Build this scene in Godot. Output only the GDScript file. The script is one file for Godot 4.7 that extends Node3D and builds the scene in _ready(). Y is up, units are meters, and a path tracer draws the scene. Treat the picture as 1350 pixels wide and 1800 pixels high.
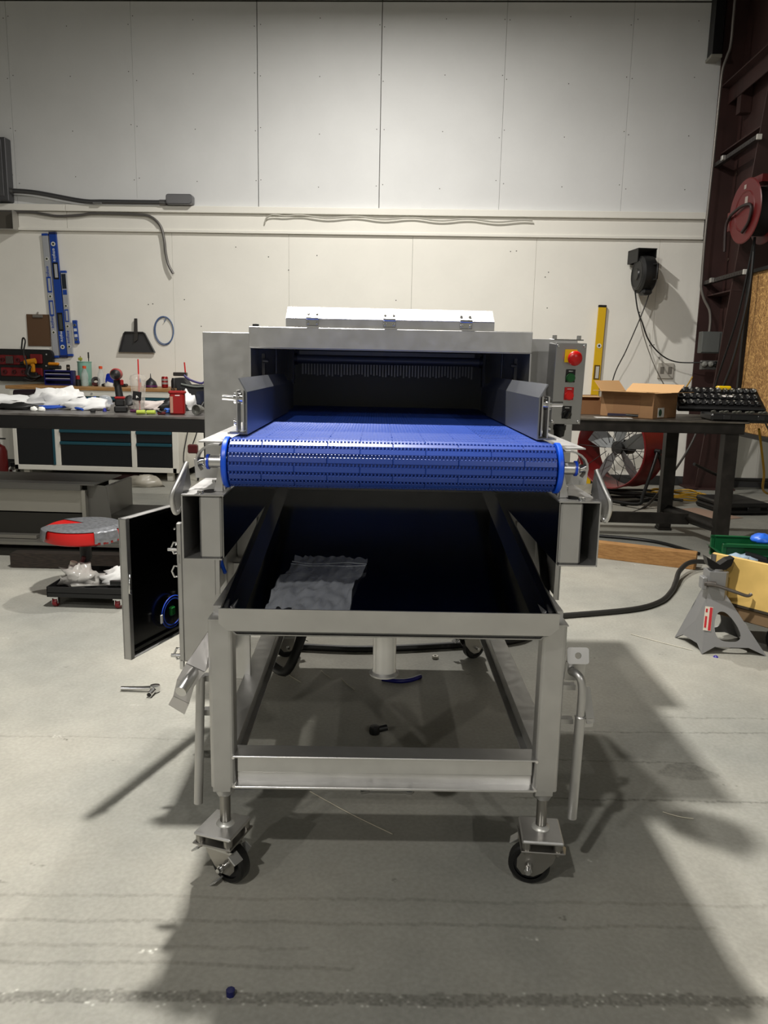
extends Node3D
# A workshop: a stainless belt conveyor on casters, steel tables and a white panelled wall behind it. Metres, y up.

var st: SurfaceTool
var grp := 1
var mats := {}
var rng := RandomNumberGenerator.new()

# ---------- mesh helpers ----------
func beg() -> void:
	st = SurfaceTool.new()
	st.begin(Mesh.PRIMITIVE_TRIANGLES)

func tri(a: Vector3, b: Vector3, c: Vector3) -> void:
	st.add_vertex(a); st.add_vertex(c); st.add_vertex(b)

func pol(p: Array, ctr: Vector3) -> void:
	var n: Vector3 = (p[1] - p[0]).cross(p[2] - p[0])
	var m := Vector3.ZERO
	for v in p: m += v
	m /= p.size()
	var flip := n.dot(m - ctr) < 0
	for i in range(1, p.size() - 1):
		if flip: tri(p[0], p[i + 1], p[i])
		else: tri(p[0], p[i], p[i + 1])

func flat() -> void:
	st.set_smooth_group(-1)

func smooth() -> void:
	grp += 1
	st.set_smooth_group(grp)

func box(c: Vector3, s: Vector3, bev := 0.0, bs := Basis()) -> void:
	flat()
	var h := s * 0.5
	var cn := func(sg: Array, ax: int) -> Vector3:
		var v := Vector3.ZERO
		for k in 3: v[k] = sg[k] * (h[k] if k == ax or bev <= 0 else h[k] - bev)
		return c + bs * v
	for ax in 3:
		var u := (ax + 1) % 3
		var w := (ax + 2) % 3
		for s1 in [-1, 1]:
			var q := []
			for pr in [[-1, -1], [1, -1], [1, 1], [-1, 1]]:
				var sg := [0, 0, 0]
				sg[ax] = s1; sg[u] = pr[0]; sg[w] = pr[1]
				q.append(cn.call(sg, ax))
			pol(q, c)
	if bev <= 0: return
	for ax in 3:
		var u := (ax + 1) % 3
		var w := (ax + 2) % 3
		for su in [-1, 1]:
			for sw in [-1, 1]:
				var a := [0, 0, 0]
				a[u] = su; a[w] = sw; a[ax] = -1
				var b := a.duplicate()
				b[ax] = 1
				pol([cn.call(a, u), cn.call(b, u), cn.call(b, w), cn.call(a, w)], c)
	for sx in [-1, 1]:
		for sy in [-1, 1]:
			for sz in [-1, 1]:
				var sg := [sx, sy, sz]
				pol([cn.call(sg, 0), cn.call(sg, 1), cn.call(sg, 2)], c)

func mm(x0: float, x1: float, y0: float, y1: float, z0: float, z1: float, bev := 0.0) -> void:
	box(Vector3((x0 + x1) / 2, (y0 + y1) / 2, (z0 + z1) / 2), Vector3(abs(x1 - x0), abs(y1 - y0), abs(z1 - z0)), bev)

func tube(path: Array, r: float, n := 8, closed := false, r_end := -1.0) -> void:
	var cnt := path.size()
	var rings := []
	var nrm := Vector3.ZERO
	for i in cnt:
		var t: Vector3
		if closed: t = (path[(i + 1) % cnt] - path[(i + cnt - 1) % cnt]).normalized()
		else: t = (path[mini(i + 1, cnt - 1)] - path[maxi(i - 1, 0)]).normalized()
		if i == 0:
			nrm = t.cross(Vector3.UP)
			if nrm.length() < 0.05: nrm = t.cross(Vector3.RIGHT)
		nrm = (nrm - t * nrm.dot(t)).normalized()
		var bn := t.cross(nrm)
		var rr := r if r_end < 0 else lerpf(r, r_end, float(i) / (cnt - 1))
		var ring := []
		for k in n:
			var a := TAU * k / n
			ring.append(path[i] + (nrm * cos(a) + bn * sin(a)) * rr)
		rings.append(ring)
	smooth()
	for i in (cnt if closed else cnt - 1):
		var j := (i + 1) % cnt
		var ctr: Vector3 = (path[i] + path[j]) / 2
		for k in n:
			var l := (k + 1) % n
			pol([rings[i][k], rings[i][l], rings[j][l], rings[j][k]], ctr)
	if not closed:
		flat()
		pol(rings[0], path[1])
		pol(rings[cnt - 1], path[cnt - 2])

func bar(a: Vector3, b: Vector3, r: float, n := 12) -> void:
	tube([a, b], r, n)

func spl(pts: Array, per := 6, closed := false) -> Array:
	var out := []
	var n := pts.size()
	for i in (n if closed else n - 1):
		var p0: Vector3 = pts[(i - 1 + n) % n] if closed else pts[maxi(i - 1, 0)]
		var p3: Vector3 = pts[(i + 2) % n] if closed else pts[mini(i + 2, n - 1)]
		var p1: Vector3 = pts[i]
		var p2: Vector3 = pts[(i + 1) % n]
		for k in per: out.append(p1.cubic_interpolate(p2, p0, p3, float(k) / per))
	if not closed: out.append(pts[n - 1])
	return out

func v3(a: Array) -> Array:   # flat list of numbers to points
	var out := []
	for i in range(0, a.size(), 3): out.append(Vector3(a[i], a[i + 1], a[i + 2]))
	return out

func hose(a: Array, r: float, per := 6, n := 8) -> void:
	tube(spl(v3(a), per), r, n)

func lathe(p: Array, xf := Transform3D(), n := 20, sharp := 0.6) -> void:   # p: [r, y, r, y, ...] from the bottom round the outside to the top
	var q := []
	for i in range(0, p.size(), 2): q.append(Vector2(p[i], p[i + 1]))
	smooth()
	for i in q.size() - 1:
		if i > 0 and abs((q[i] - q[i - 1]).angle_to(q[i + 1] - q[i])) > sharp: smooth()
		for k in n:
			var a0 := TAU * k / n
			var a1 := TAU * (k + 1) / n
			var pt := func(v: Vector2, a: float) -> Vector3: return xf * Vector3(v.x * cos(a), v.y, v.x * sin(a))
			var A: Vector3 = pt.call(q[i], a0)
			var B: Vector3 = pt.call(q[i], a1)
			var C: Vector3 = pt.call(q[i + 1], a1)
			var D: Vector3 = pt.call(q[i + 1], a0)
			if q[i].x > 1e-6: tri(A, C, B)
			if q[i + 1].x > 1e-6: tri(A, D, C)

func extr(pl: Array, d: float, xf := Transform3D(), rnd := false) -> void:   # polygon [x, y, ...] in the xy plane, d thick about z = 0
	var p := PackedVector2Array()
	for i in range(0, pl.size(), 2): p.append(Vector2(pl[i], pl[i + 1]))
	if Geometry2D.is_polygon_clockwise(p): p.reverse()
	var ix := Geometry2D.triangulate_polygon(p)
	flat()
	for i in range(0, ix.size(), 3):
		var t := [p[ix[i]], p[ix[i + 1]], p[ix[i + 2]]]
		if (t[1] - t[0]).cross(t[2] - t[0]) < 0: t.reverse()
		tri(xf * Vector3(t[0].x, t[0].y, d / 2), xf * Vector3(t[1].x, t[1].y, d / 2), xf * Vector3(t[2].x, t[2].y, d / 2))
		tri(xf * Vector3(t[0].x, t[0].y, -d / 2), xf * Vector3(t[2].x, t[2].y, -d / 2), xf * Vector3(t[1].x, t[1].y, -d / 2))
	if rnd: smooth()
	for i in p.size():
		var a := p[i]
		var b := p[(i + 1) % p.size()]
		var A := xf * Vector3(a.x, a.y, -d / 2)
		var B := xf * Vector3(b.x, b.y, -d / 2)
		var C := xf * Vector3(b.x, b.y, d / 2)
		var D := xf * Vector3(a.x, a.y, d / 2)
		tri(A, B, C); tri(A, C, D)

func bent(pts: Array, t: float) -> Array:   # open polyline [x, y, ...] to a closed outline t thick
	var q := []
	for i in range(0, pts.size(), 2): q.append(Vector2(pts[i], pts[i + 1]))
	var out := pts.duplicate()
	for i in range(q.size() - 1, -1, -1):
		var d0: Vector2 = (q[i] - q[i - 1]).normalized() if i > 0 else (q[1] - q[0]).normalized()
		var d1: Vector2 = (q[i + 1] - q[i]).normalized() if i < q.size() - 1 else d0
		var n0 := Vector2(-d0.y, d0.x)
		var n1 := Vector2(-d1.y, d1.x)
		var m := (n0 + n1).normalized()
		var o: Vector2 = q[i] + m * (t / maxf(0.3, m.dot(n0)))
		out.append(o.x); out.append(o.y)
	return out

func ell(cx: float, cy: float, rx: float, ry: float, n := 16, a0 := 0.0, a1 := TAU) -> Array:
	var out := []
	for i in n:
		var a := a0 + (a1 - a0) * i / (n if a1 - a0 >= TAU - 0.001 else n - 1)
		out.append(cx + rx * cos(a)); out.append(cy + ry * sin(a))
	return out

func rrect(w: float, h: float, r: float, n := 4) -> Array:
	var out := []
	for c in [[1, 1, 0], [-1, 1, 1], [-1, -1, 2], [1, -1, 3]]:
		out.append_array(ell(c[0] * (w / 2 - r), c[1] * (h / 2 - r), r, r, n, c[2] * PI / 2, (c[2] + 1) * PI / 2))
	return out

func ring(o: Array, i: Array, d: float, xf := Transform3D()) -> void:   # plate with a hole; both outlines have as many points
	var n := o.size() / 2
	flat()
	for k in n:
		var l := (k + 1) % n
		var P := func(a: Array, m: int, z: float) -> Vector3: return xf * Vector3(a[2 * m], a[2 * m + 1], z)
		for z in [-d / 2, d / 2]:
			var c := xf * Vector3((o[2 * k] + i[2 * k]) / 2, (o[2 * k + 1] + i[2 * k + 1]) / 2, 0)
			pol([P.call(o, k, z), P.call(o, l, z), P.call(i, l, z), P.call(i, k, z)], c)
		var m2 := xf * Vector3((o[2 * k] + i[2 * k] + o[2 * l] + i[2 * l]) / 4, (o[2 * k + 1] + i[2 * k + 1] + o[2 * l + 1] + i[2 * l + 1]) / 4, 0)
		pol([P.call(o, k, -d / 2), P.call(o, l, -d / 2), P.call(o, l, d / 2), P.call(o, k, d / 2)], m2)
		pol([P.call(i, k, -d / 2), P.call(i, l, -d / 2), P.call(i, l, d / 2), P.call(i, k, d / 2)], m2)

func blob(c: Vector3, s: Vector3, seed_: int, rough := 0.25, nu := 16, nv := 10, flatb := 0.35, fq := 1.6) -> void:   # crumpled cloth, bags
	var nz := FastNoiseLite.new()
	nz.seed = seed_; nz.frequency = fq; nz.fractal_octaves = 3
	var P := func(u: int, v: int) -> Vector3:
		var a := TAU * (u % nu) / nu
		var b := PI * v / nv
		var d := Vector3(sin(b) * cos(a), cos(b), sin(b) * sin(a))
		var k := 1.0 + rough * 2.0 * nz.get_noise_3dv(d)
		var q := d * k
		q.y = maxf(q.y, -flatb)
		return c + Vector3(q.x * s.x, (q.y + flatb) * s.y, q.z * s.z)
	smooth()
	for v in nv:
		for u in nu:
			var A: Vector3 = P.call(u, v)
			var B: Vector3 = P.call(u + 1, v)
			var C: Vector3 = P.call(u + 1, v + 1)
			var D: Vector3 = P.call(u, v + 1)
			if v > 0: tri(A, B, C)
			if v < nv - 1: tri(A, C, D)

func X(p: Vector3, e := Vector3.ZERO) -> Transform3D:   # place, turned by degrees
	return Transform3D(Basis.from_euler(e * PI / 180), p)

func fin(called: String, m: Material, parent: Node = null, nodes_kind := "") -> MeshInstance3D:
	st.generate_normals()
	var o := MeshInstance3D.new()
	o.name = called
	o.mesh = st.commit()
	o.material_override = m
	if parent: parent.add_child(o, true)
	else: add_child(o, true)
	if nodes_kind: o.set_meta("kind", nodes_kind)
	return o

func thing(called: String, label: String, cat: String, at := Vector3.ZERO, deg := 0.0, group := "") -> Node3D:
	var o := Node3D.new()
	o.name = called
	add_child(o, true)
	o.position = at
	o.rotation.y = deg_to_rad(deg)
	return tag(o, label, cat, group)

func tag(o: Node3D, label: String, cat: String, group := "") -> Node3D:
	o.set_meta("label", label); o.set_meta("category", cat)
	if group: o.set_meta("group", group)
	return o

func dup(o: Node3D, at: Vector3, deg: float, label: String) -> Node3D:
	var r: Node3D = o.duplicate()
	r.name = o.name
	add_child(r, true)
	r.position = at; r.rotation.y = deg_to_rad(deg)
	r.set_meta("label", label)
	return r

func copy(o: MeshInstance3D, parent: Node, xf: Transform3D) -> MeshInstance3D:
	var r := MeshInstance3D.new()
	r.name = o.name
	r.mesh = o.mesh; r.material_override = o.material_override; r.transform = xf
	parent.add_child(r, true)
	return r

func text(s: String, h: float, m: Material, parent: Node, xf: Transform3D, called := "lettering") -> MeshInstance3D:
	var t := TextMesh.new()
	var f := SystemFont.new()
	f.font_names = PackedStringArray(["Droid Sans"]); f.font_weight = 700
	t.font = f; t.text = s; t.font_size = 64; t.pixel_size = h / 46.0; t.depth = 0.0015
	var o := MeshInstance3D.new()
	o.name = called; o.mesh = t; o.material_override = m; o.transform = xf
	parent.add_child(o, true)
	return o

# ---------- materials ----------
func noise_tex(seed_: int, freq: float, lo: Color, hi: Color, size := 256, oct := 4, normal := false, bump := 2.0) -> NoiseTexture2D:
	var n := FastNoiseLite.new()
	n.seed = seed_; n.frequency = freq; n.fractal_octaves = oct
	var t := NoiseTexture2D.new()
	t.width = size; t.height = size; t.seamless = true; t.noise = n
	if normal:
		t.as_normal_map = true; t.bump_strength = bump
	else:
		var g := Gradient.new()
		g.set_color(0, lo); g.set_color(1, hi)
		t.color_ramp = g
	return t

func mat(c: Color, rough := 0.6, metal := 0.0) -> StandardMaterial3D:
	var key := [c, rough, metal]
	if not mats.has(key):
		var m := StandardMaterial3D.new()
		m.albedo_color = c; m.roughness = rough; m.metallic = metal
		mats[key] = m
	return mats[key]

func tri_mat(c: Color, rough: float, metal: float, tex: Texture2D, scale: Vector3, rtex: Texture2D = null, ntex: Texture2D = null, nscale := 0.3, world := false) -> StandardMaterial3D:
	var m := StandardMaterial3D.new()
	m.albedo_color = c; m.roughness = rough; m.metallic = metal
	m.uv1_triplanar = true; m.uv1_world_triplanar = world; m.uv1_scale = scale
	m.albedo_texture = tex
	if rtex: m.roughness_texture = rtex
	if ntex:
		m.normal_enabled = true; m.normal_texture = ntex; m.normal_scale = nscale
	return m

func glass(c: Color, a: float, rough := 0.08) -> StandardMaterial3D:
	var m := StandardMaterial3D.new()
	m.albedo_color = Color(c, a); m.transparency = BaseMaterial3D.TRANSPARENCY_ALPHA; m.roughness = rough
	return m

var steel: StandardMaterial3D      # bead-blasted stainless
var steel_b: StandardMaterial3D    # brighter brushed stainless
var steel_p: StandardMaterial3D    # mirror-like sheet
var chrome: StandardMaterial3D
var black_p := Color(0.03, 0.031, 0.034)

func make_materials() -> void:
	var mott := noise_tex(3, 0.012, Color(0.95, 0.95, 0.95), Color(1, 1, 1))
	var rt := noise_tex(5, 0.03, Color(0.75, 0.75, 0.75), Color(1, 1, 1))
	steel = tri_mat(Color(0.76, 0.757, 0.75), 0.47, 0.9, mott, Vector3(2.5, 2.5, 2.5), rt)
	steel_b = tri_mat(Color(0.84, 0.837, 0.83), 0.38, 0.9, mott, Vector3(3, 3, 3), rt)
	steel_p = tri_mat(Color(0.6, 0.6, 0.6), 0.16, 1.0, mott, Vector3(2, 2, 2), rt)
	chrome = mat(Color(0.85, 0.85, 0.85), 0.14, 1.0)

# ---------- camera, lights ----------
func unseen_lamp(p: Vector3, e: float, label: String) -> void:  # lamp out of view; kind, place and strength chosen for the light it gives
	var o := thing("unseen_ceiling_lamp", label, "lamp", p, 0, "unseen lamps placed to light the workshop")
	beg()
	lathe([0.19, 0.0, 0.2, 0.03, 0.13, 0.16, 0.06, 0.2, 0.0, 0.2], Transform3D(), 24)
	fin("housing", mat(Color(0.2, 0.2, 0.21), 0.5, 0.3), o)
	beg()
	lathe([0.0, -0.004, 0.18, -0.004, 0.18, 0.004], Transform3D(), 24)
	var m := StandardMaterial3D.new()
	m.albedo_color = Color(0.9, 0.9, 0.88); m.emission_enabled = true; m.emission = Color(1, 0.96, 0.88); m.emission_energy_multiplier = 4.0
	fin("lens", m, o)
	beg()
	bar(Vector3(0, 0.2, 0), Vector3(0, 6.5 - p.y, 0), 0.01)
	fin("stem", mat(Color(0.3, 0.3, 0.3), 0.5, 0.5), o)
	var l := AreaLight3D.new()
	l.name = "lamp_light"
	l.area_size = Vector2(0.13, 0.13); l.light_energy = e; l.light_color = Color(1, 0.985, 0.96)
	l.area_range = 40.0; l.shadow_enabled = true
	l.position = Vector3(0, -0.012, 0); l.rotation.x = -PI / 2
	o.add_child(l)

func _ready() -> void:
	rng.seed = 7
	var cam := Camera3D.new()
	cam.name = "camera"
	add_child(cam)
	cam.position = Vector3(0, 1.22, 0)
	cam.basis = Basis(Vector3.UP, deg_to_rad(2.3)) * Basis(Vector3.RIGHT, deg_to_rad(-10.7)) * Basis(Vector3.BACK, deg_to_rad(1.17))
	cam.fov = 66.04
	cam.current = true
	var env := Environment.new()
	env.background_mode = Environment.BG_COLOR
	env.background_color = Color(0.02, 0.02, 0.02)
	env.tonemap_mode = Environment.TONE_MAPPER_LINEAR
	env.tonemap_exposure = 1.4
	env.sdfgi_enabled = true; env.ssao_enabled = true; env.ssil_enabled = true
	var we := WorldEnvironment.new()
	we.environment = env
	add_child(we)
	make_materials()
	unseen_lamp(Vector3(-0.52, 3.8, -2.65), 16, "unseen lamp out of view above the blue conveyor belt, casting its floor shadow")
	unseen_lamp(Vector3(-0.35, 4.6, -6.0), 11.5, "unseen lamp out of view behind the conveyor, lighting the white wall")
	unseen_lamp(Vector3(-1.3, 4.4, 1.4), 8, "unseen lamp out of view over the aisle, lighting the conveyor from the front")
	unseen_lamp(Vector3(3.2, 4.4, 4.5), 11, "unseen lamp over the empty floor right of the aisle, placed to light front faces")  # this and the next: out of view, placed to brighten surfaces facing the aisle
	unseen_lamp(Vector3(-4.5, 4.4, 4.5), 11, "unseen lamp over the empty floor left of the aisle, placed to light front faces")
	build_room()
	build_machine()
	build_left()
	build_right()
	build_floor_bits()

# ---------- the room ----------
func floor_material() -> StandardMaterial3D:
	var W := 1536                              # covers x -4 .. 4, z -9 .. -1
	var n1 := FastNoiseLite.new(); n1.seed = 11; n1.frequency = 0.0035; n1.fractal_octaves = 5
	var n2 := FastNoiseLite.new(); n2.seed = 12; n2.frequency = 0.035; n2.fractal_octaves = 4
	var n3 := FastNoiseLite.new(); n3.seed = 13; n3.frequency = 0.35; n3.fractal_octaves = 2
	var a := n1.get_image(W, W, false, false, false).get_data()
	var b := n2.get_image(W, W, false, false, false).get_data()
	var c := n3.get_image(W, W, false, false, false).get_data()
	var buf := PackedByteArray()
	buf.resize(W * W * 3)
	for i in W * W:
		var lo := a[i] / 255.0
		var md := b[i] / 255.0
		var v := 0.66 + (lo - 0.5) * 0.2 + (md - 0.5) * 0.05 + (c[i] / 255.0 - 0.5) * 0.03
		if md > 0.8: v -= (md - 0.8) * 0.3
		var warm := (lo - 0.5) * 0.03
		buf[3 * i] = clampi(int((v + 0.01 + warm) * 255), 0, 255)
		buf[3 * i + 1] = clampi(int(v * 255), 0, 255)
		buf[3 * i + 2] = clampi(int((v - 0.022 - warm) * 255), 0, 255)
	var s := W / 8.0
	var put := func(x: float, z: float, d: float) -> void:
		var px := int((x + 4) * s)
		var py := int((z + 9) * s)
		if px < 0 or py < 0 or px >= W or py >= W: return
		var k := 3 * (py * W + px)
		for q in 3: buf[k + q] = clampi(int(buf[k + q] + d * 255), 0, 255)
	var wob := FastNoiseLite.new(); wob.seed = 4; wob.frequency = 0.6; wob.fractal_octaves = 4
	# saw cuts, scratches and hairlines that run across the slab: [z at x 0, slope, x from, x to, dark, half width m]
	for ln in [[-1.335, -0.055, -4, 4, -0.12, 0.014], [-1.625, -0.05, -1.6, 0.9, -0.05, 0.004], [-1.545, -0.05, -1.6, 0.7, -0.06, 0.004], [-1.47, -0.05, -1.3, -0.2, -0.05, 0.004], [-1.42, -0.05, -1.4, -0.1, -0.06, 0.004], [-2.07, -0.05, 0.3, 1.7, -0.12, 0.003], [-2.5, -0.05, 0.4, 1.7, -0.1, 0.003], [-2.29, -0.05, 0.1, 0.9, -0.1, 0.003], [-2.62, -0.05, 0.9, 2.6, -0.08, 0.003], [-2.4, -0.05, -1.6, -0.7, -0.06, 0.003]]:
		var x: float = ln[2]
		while x < ln[3]:
			var z: float = ln[0] + ln[1] * x + 0.012 * wob.get_noise_2d(x * 3.0, ln[0] * 9.0)
			var hw: float = ln[5] * (0.7 + 0.8 * absf(wob.get_noise_2d(x * 14.0, 3.0 + ln[0])))
			var zz := -hw
			while zz <= hw:
				put.call(x, z + zz, ln[4] * (0.35 + rng.randf() * 1.0))
				zz += 1.0 / s
			if ln[5] > 0.01 and rng.randf() < 0.3: put.call(x, z + rng.randf_range(-0.022, 0.022), 0.2)
			x += 1.0 / s
	# stains
	for sp in [[0.86, -2.28, 0.085, 0.05, -0.07], [-0.62, -2.27, 0.05, 0.025, -0.05], [1.9, -2.9, 0.3, 0.12, -0.025], [-2.2, -3.0, 0.4, 0.15, -0.03]]:
		for q in 9000:
			var aa := rng.randf() * TAU
			var rr := sqrt(rng.randf())
			put.call(sp[0] + cos(aa) * rr * sp[2] * (1 + 0.2 * sin(aa * 3)), sp[1] + sin(aa) * rr * sp[3], sp[4] * PI * sp[2] * sp[3] * s * s / 9000.0)
	for q in 420:   # dark scuffs and pale specks
		var x := rng.randf_range(-4, 4)
		var z := rng.randf_range(-9, -1)
		var dk := -0.14 if rng.randf() < 0.7 else 0.2
		for k in rng.randi_range(2, 12): put.call(x + rng.randf_range(-0.02, 0.02), z + rng.randf_range(-0.006, 0.006), dk * rng.randf())
	var im := Image.create_from_data(W, W, false, Image.FORMAT_RGB8, buf)
	var m := StandardMaterial3D.new()
	m.albedo_texture = ImageTexture.create_from_image(im)
	m.roughness = 0.62
	m.metallic_specular = 0.35
	m.albedo_color = Color(0.89, 0.895, 0.872)
	m.detail_enabled = true
	m.detail_blend_mode = BaseMaterial3D.BLEND_MODE_MUL
	m.detail_uv_layer = BaseMaterial3D.DETAIL_UV_2
	m.detail_albedo = noise_tex(21, 0.09, Color(0.92, 0.92, 0.92), Color(1, 1, 1), 512, 5)
	return m

func struct(o: Node3D) -> Node3D:
	o.set_meta("kind", "structure")
	return o

func node(called: String) -> Node3D:
	var o := Node3D.new()
	o.name = called
	add_child(o, true)
	return struct(o)

func build_room() -> void:
	# floor: one slab with the concrete texture laid over x -4 .. 4, z -9 .. -1, repeated beyond
	beg()
	flat()
	for q in [[Vector3(-8, 0, 9), Vector3(7, 0, 9), Vector3(7, 0, -8.6)], [Vector3(-8, 0, 9), Vector3(7, 0, -8.6), Vector3(-8, 0, -8.6)]]:
		for v in [q[0], q[2], q[1]]:
			st.set_uv(Vector2((v.x + 4) / 8.0, (v.z + 9) / 8.0))
			st.set_uv2(Vector2(v.x * 1.3, v.z * 1.3))
			st.add_vertex(v)
	for v in [Vector3(-8, -0.2, 9), Vector3(7, -0.2, 9), Vector3(7, -0.2, -8.6), Vector3(-8, -0.2, 9), Vector3(7, -0.2, -8.6), Vector3(-8, -0.2, -8.6)]:
		st.set_uv(Vector2.ZERO); st.set_uv2(Vector2.ZERO)
		st.add_vertex(v)
	fin("floor", floor_material(), null, "structure")
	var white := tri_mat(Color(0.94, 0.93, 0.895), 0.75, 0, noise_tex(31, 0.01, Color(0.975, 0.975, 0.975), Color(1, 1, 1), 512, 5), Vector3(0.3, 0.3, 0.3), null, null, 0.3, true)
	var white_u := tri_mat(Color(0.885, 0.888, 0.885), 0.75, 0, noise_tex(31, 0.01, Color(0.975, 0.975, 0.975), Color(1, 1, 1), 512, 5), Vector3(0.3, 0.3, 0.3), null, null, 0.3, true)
	var dark := mat(Color(0.25, 0.24, 0.22), 0.9)
	var wall := node("wall_back")
	beg(); mm(-8, 7, 0, 6.5, -8.6, -8.463); fin("backing", dark, wall)
	var up := [-7.95, -6.7, -5.45, -4.21, -2.95, -1.69, -0.455, 0.76, 1.98, 3.2, 4.45, 5.7, 6.95]
	var gp := [0.002, 0.002, 0.002, 0.003, 0.002, 0.0075, 0.007, 0.0025, 0.002, 0.002, 0.002, 0.002, 0.002]
	for i in up.size() - 1:
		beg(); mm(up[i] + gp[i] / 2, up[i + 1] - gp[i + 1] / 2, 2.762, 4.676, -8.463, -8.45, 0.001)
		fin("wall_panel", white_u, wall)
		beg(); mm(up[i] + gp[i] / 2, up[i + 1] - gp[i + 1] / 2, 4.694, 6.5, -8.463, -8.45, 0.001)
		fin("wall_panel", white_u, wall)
	var lo := [-7.95, -6.3, -5.1, -3.9, -2.6, -1.378, -0.1, 1.16, 2.4, 3.6, 4.8, 5.9, 6.95]
	for i in lo.size() - 1:
		beg(); mm(lo[i] + 0.001, lo[i + 1] - 0.001, 0, 2.5, -8.463, -8.45, 0.0008)
		fin("wall_panel", white, wall)
	beg()   # screw heads in the panels
	for i in range(2, 10):
		for xx in [up[i] + 0.03, up[i] + 0.62, up[i + 1] - 0.03]:
			for k in 4:
				lathe([0.005, 0, 0.005, 0.0015, 0, 0.0015], X(Vector3(xx + rng.randf_range(-0.01, 0.01), 3.0 + k * 0.5 + rng.randf_range(-0.05, 0.05), -8.4502), Vector3(90, 0, 0)), 6)
	for k in 26:
		lathe([0.006, 0, 0.006, 0.0015, 0, 0.0015], X(Vector3(rng.randf_range(-4, 2.6), rng.randf_range(1.2, 2.4), -8.4502), Vector3(90, 0, 0)), 6)
	fin("screw_heads", mat(Color(0.3, 0.29, 0.27), 0.6, 0.4), wall, "stuff")
	# the ledge between the two rows of panels
	var t := node("trim_1")
	beg(); mm(-7.95, -3.69, 2.694, 2.76, -8.463, -8.395, 0.004); fin("ledge_board", white, t)
	beg(); mm(-3.686, 2.815, 2.694, 2.76, -8.463, -8.395, 0.004); fin("ledge_board", white, t)
	beg(); mm(-7.95, -3.69, 2.53, 2.69, -8.463, -8.43); fin("fascia_board", white, t)
	beg(); mm(-3.686, 2.815, 2.53, 2.69, -8.463, -8.43); fin("fascia_board", white, t)
	beg(); mm(-7.95, 2.815, 2.503, 2.53, -8.463, -8.415, 0.003); struct(fin("trim_2", white))
	beg(); mm(-7.95, 7, 0, 0.1, -8.45, -8.438, 0.002); struct(fin("baseboard_back", mat(Color(0.2, 0.2, 0.2), 0.6)))
	beg(); mm(-8.2, -8, 0, 6.5, -8.6, 9.2); struct(fin("wall_left", mat(Color(0.72, 0.72, 0.7), 0.8)))  # unseen walls that close the room, grey tone set to limit bounced light
	beg(); mm(7, 7.2, 0, 6.5, -8.6, 9.2); struct(fin("wall_right", mat(Color(0.72, 0.72, 0.7), 0.8)))
	beg(); mm(-8.2, 7.2, 0, 6.5, 9, 9.2); struct(fin("wall_front", mat(Color(0.72, 0.72, 0.7), 0.8)))
	beg(); mm(-8.2, 7.2, 6.5, 6.7, -8.6, 9.2); struct(fin("ceiling", mat(Color(0.45, 0.45, 0.44), 0.9)))  # out of view; grey tone chosen to limit light bounced from above

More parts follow.
